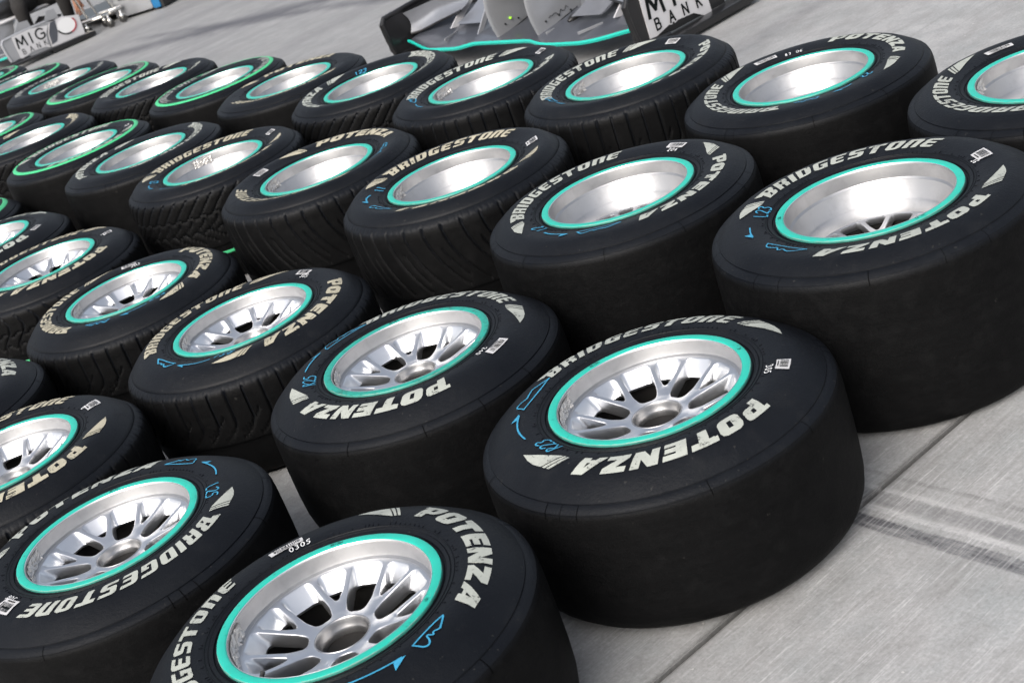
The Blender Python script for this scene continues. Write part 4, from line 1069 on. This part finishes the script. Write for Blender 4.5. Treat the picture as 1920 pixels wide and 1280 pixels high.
for x in (-.15, .18):
    for y in (-.15, .15):
        bm = bmesh.new(); box_bm(bm, (x, y, .012), (.05, .05, .024)); obj('foot', bm_mesh('foot', bm, MAT['blackmat'], bevel=.003), cas)

def skin_body(name, chains, mat, parent, sub=2):
    """chains: list of lists of (point, radius); joined where points coincide"""
    me = bpy.data.meshes.new(name); V, E, R = [], [], []
    def vid(p, r):
        for i, q in enumerate(V):
            if (Vector(q) - Vector(p)).length < 1e-4: return i
        V.append(tuple(p)); R.append(r); return len(V) - 1
    for ch in chains:
        ids = [vid(p, r) for p, r in ch]; E += list(zip(ids, ids[1:]))
    me.from_pydata(V, E, []); o = obj(name, me, parent)
    m = o.modifiers.new('skin', 'SKIN'); m.use_smooth_shade = True
    for i, sv in enumerate(me.skin_vertices[0].data): sv.radius = (R[i], R[i]); sv.use_root = (i == 0)
    s = o.modifiers.new('sub', 'SUBSURF'); s.levels = sub; s.render_levels = sub
    me.materials.append(mat); return o
per = empty('person', (-2.92, 13.75, 0), 'person in dark clothes crouching by the far race car, bare forearm with bracelet', 'person', None, D(10))
skin_body('body', [
    [((0, 0, .42), .15), ((0, -.03, .62), .14), ((.02, -.08, .84), .15), ((.03, -.12, .95), .07), ((.03, -.15, 1.03), .06), ((.03, -.17, 1.12), .095), ((.03, -.17, 1.20), .085)],
    [((0, 0, .42), .15), ((.12, -.08, .40), .10), ((.20, -.36, .46), .075), ((.19, -.30, .26), .06), ((.18, -.22, .07), .045), ((.18, -.34, .035), .035)],
    [((0, 0, .42), .15), ((-.12, -.08, .40), .10), ((-.18, -.36, .44), .075), ((-.18, -.28, .26), .06), ((-.18, -.20, .07), .045), ((-.18, -.32, .035), .035)],
    [((.02, -.08, .84), .15), ((.19, -.10, .84), .065), ((.26, -.20, .62), .05)],
    [((.02, -.08, .84), .15), ((-.17, -.12, .84), .065), ((-.22, -.30, .66), .045), ((-.12, -.46, .55), .035)]], MAT['cloth'], per)
arm = skin_body('forearm', [[((.26, -.20, .62), .046), ((.285, -.30, .44), .040), ((.29, -.35, .33), .028), ((.29, -.37, .27), .034)],
    [((.29, -.37, .27), .034), ((.262, -.385, .215), .010), ((.258, -.375, .180), .008)], [((.29, -.37, .27), .034), ((.281, -.392, .205), .010), ((.277, -.384, .165), .008)],
    [((.29, -.37, .27), .034), ((.300, -.392, .205), .010), ((.297, -.384, .168), .008)], [((.29, -.37, .27), .034), ((.318, -.388, .213), .009), ((.316, -.380, .183), .007)],
    [((.29, -.37, .27), .034), ((.325, -.36, .262), .011), ((.335, -.375, .225), .009)]], MAT['skin'], per)
bm = bmesh.new(); tube_bm(bm, [(.29 + .034 * math.cos(a), -.345 + .034 * math.sin(a), .345 + .012 * math.sin(a)) for a in np.linspace(0, 2 * PI, 17)], .008, 8)
obj('bracelet', bm_mesh('bracelet', bm, plain('bracelet_green', (.01, .10, .07), .3)), per)
skin_body('hair', [[((.03, -.16, 1.16), .098), ((.03, -.15, 1.22), .085)]], MAT['cloth'], per)
for sg in (.18, -.18):
    bm = bmesh.new(); box_bm(bm, (sg, -.30, .035), (.10, .27, .07)); obj('shoe', bm_mesh('shoe', bm, MAT['brown'], bevel=.025), per)
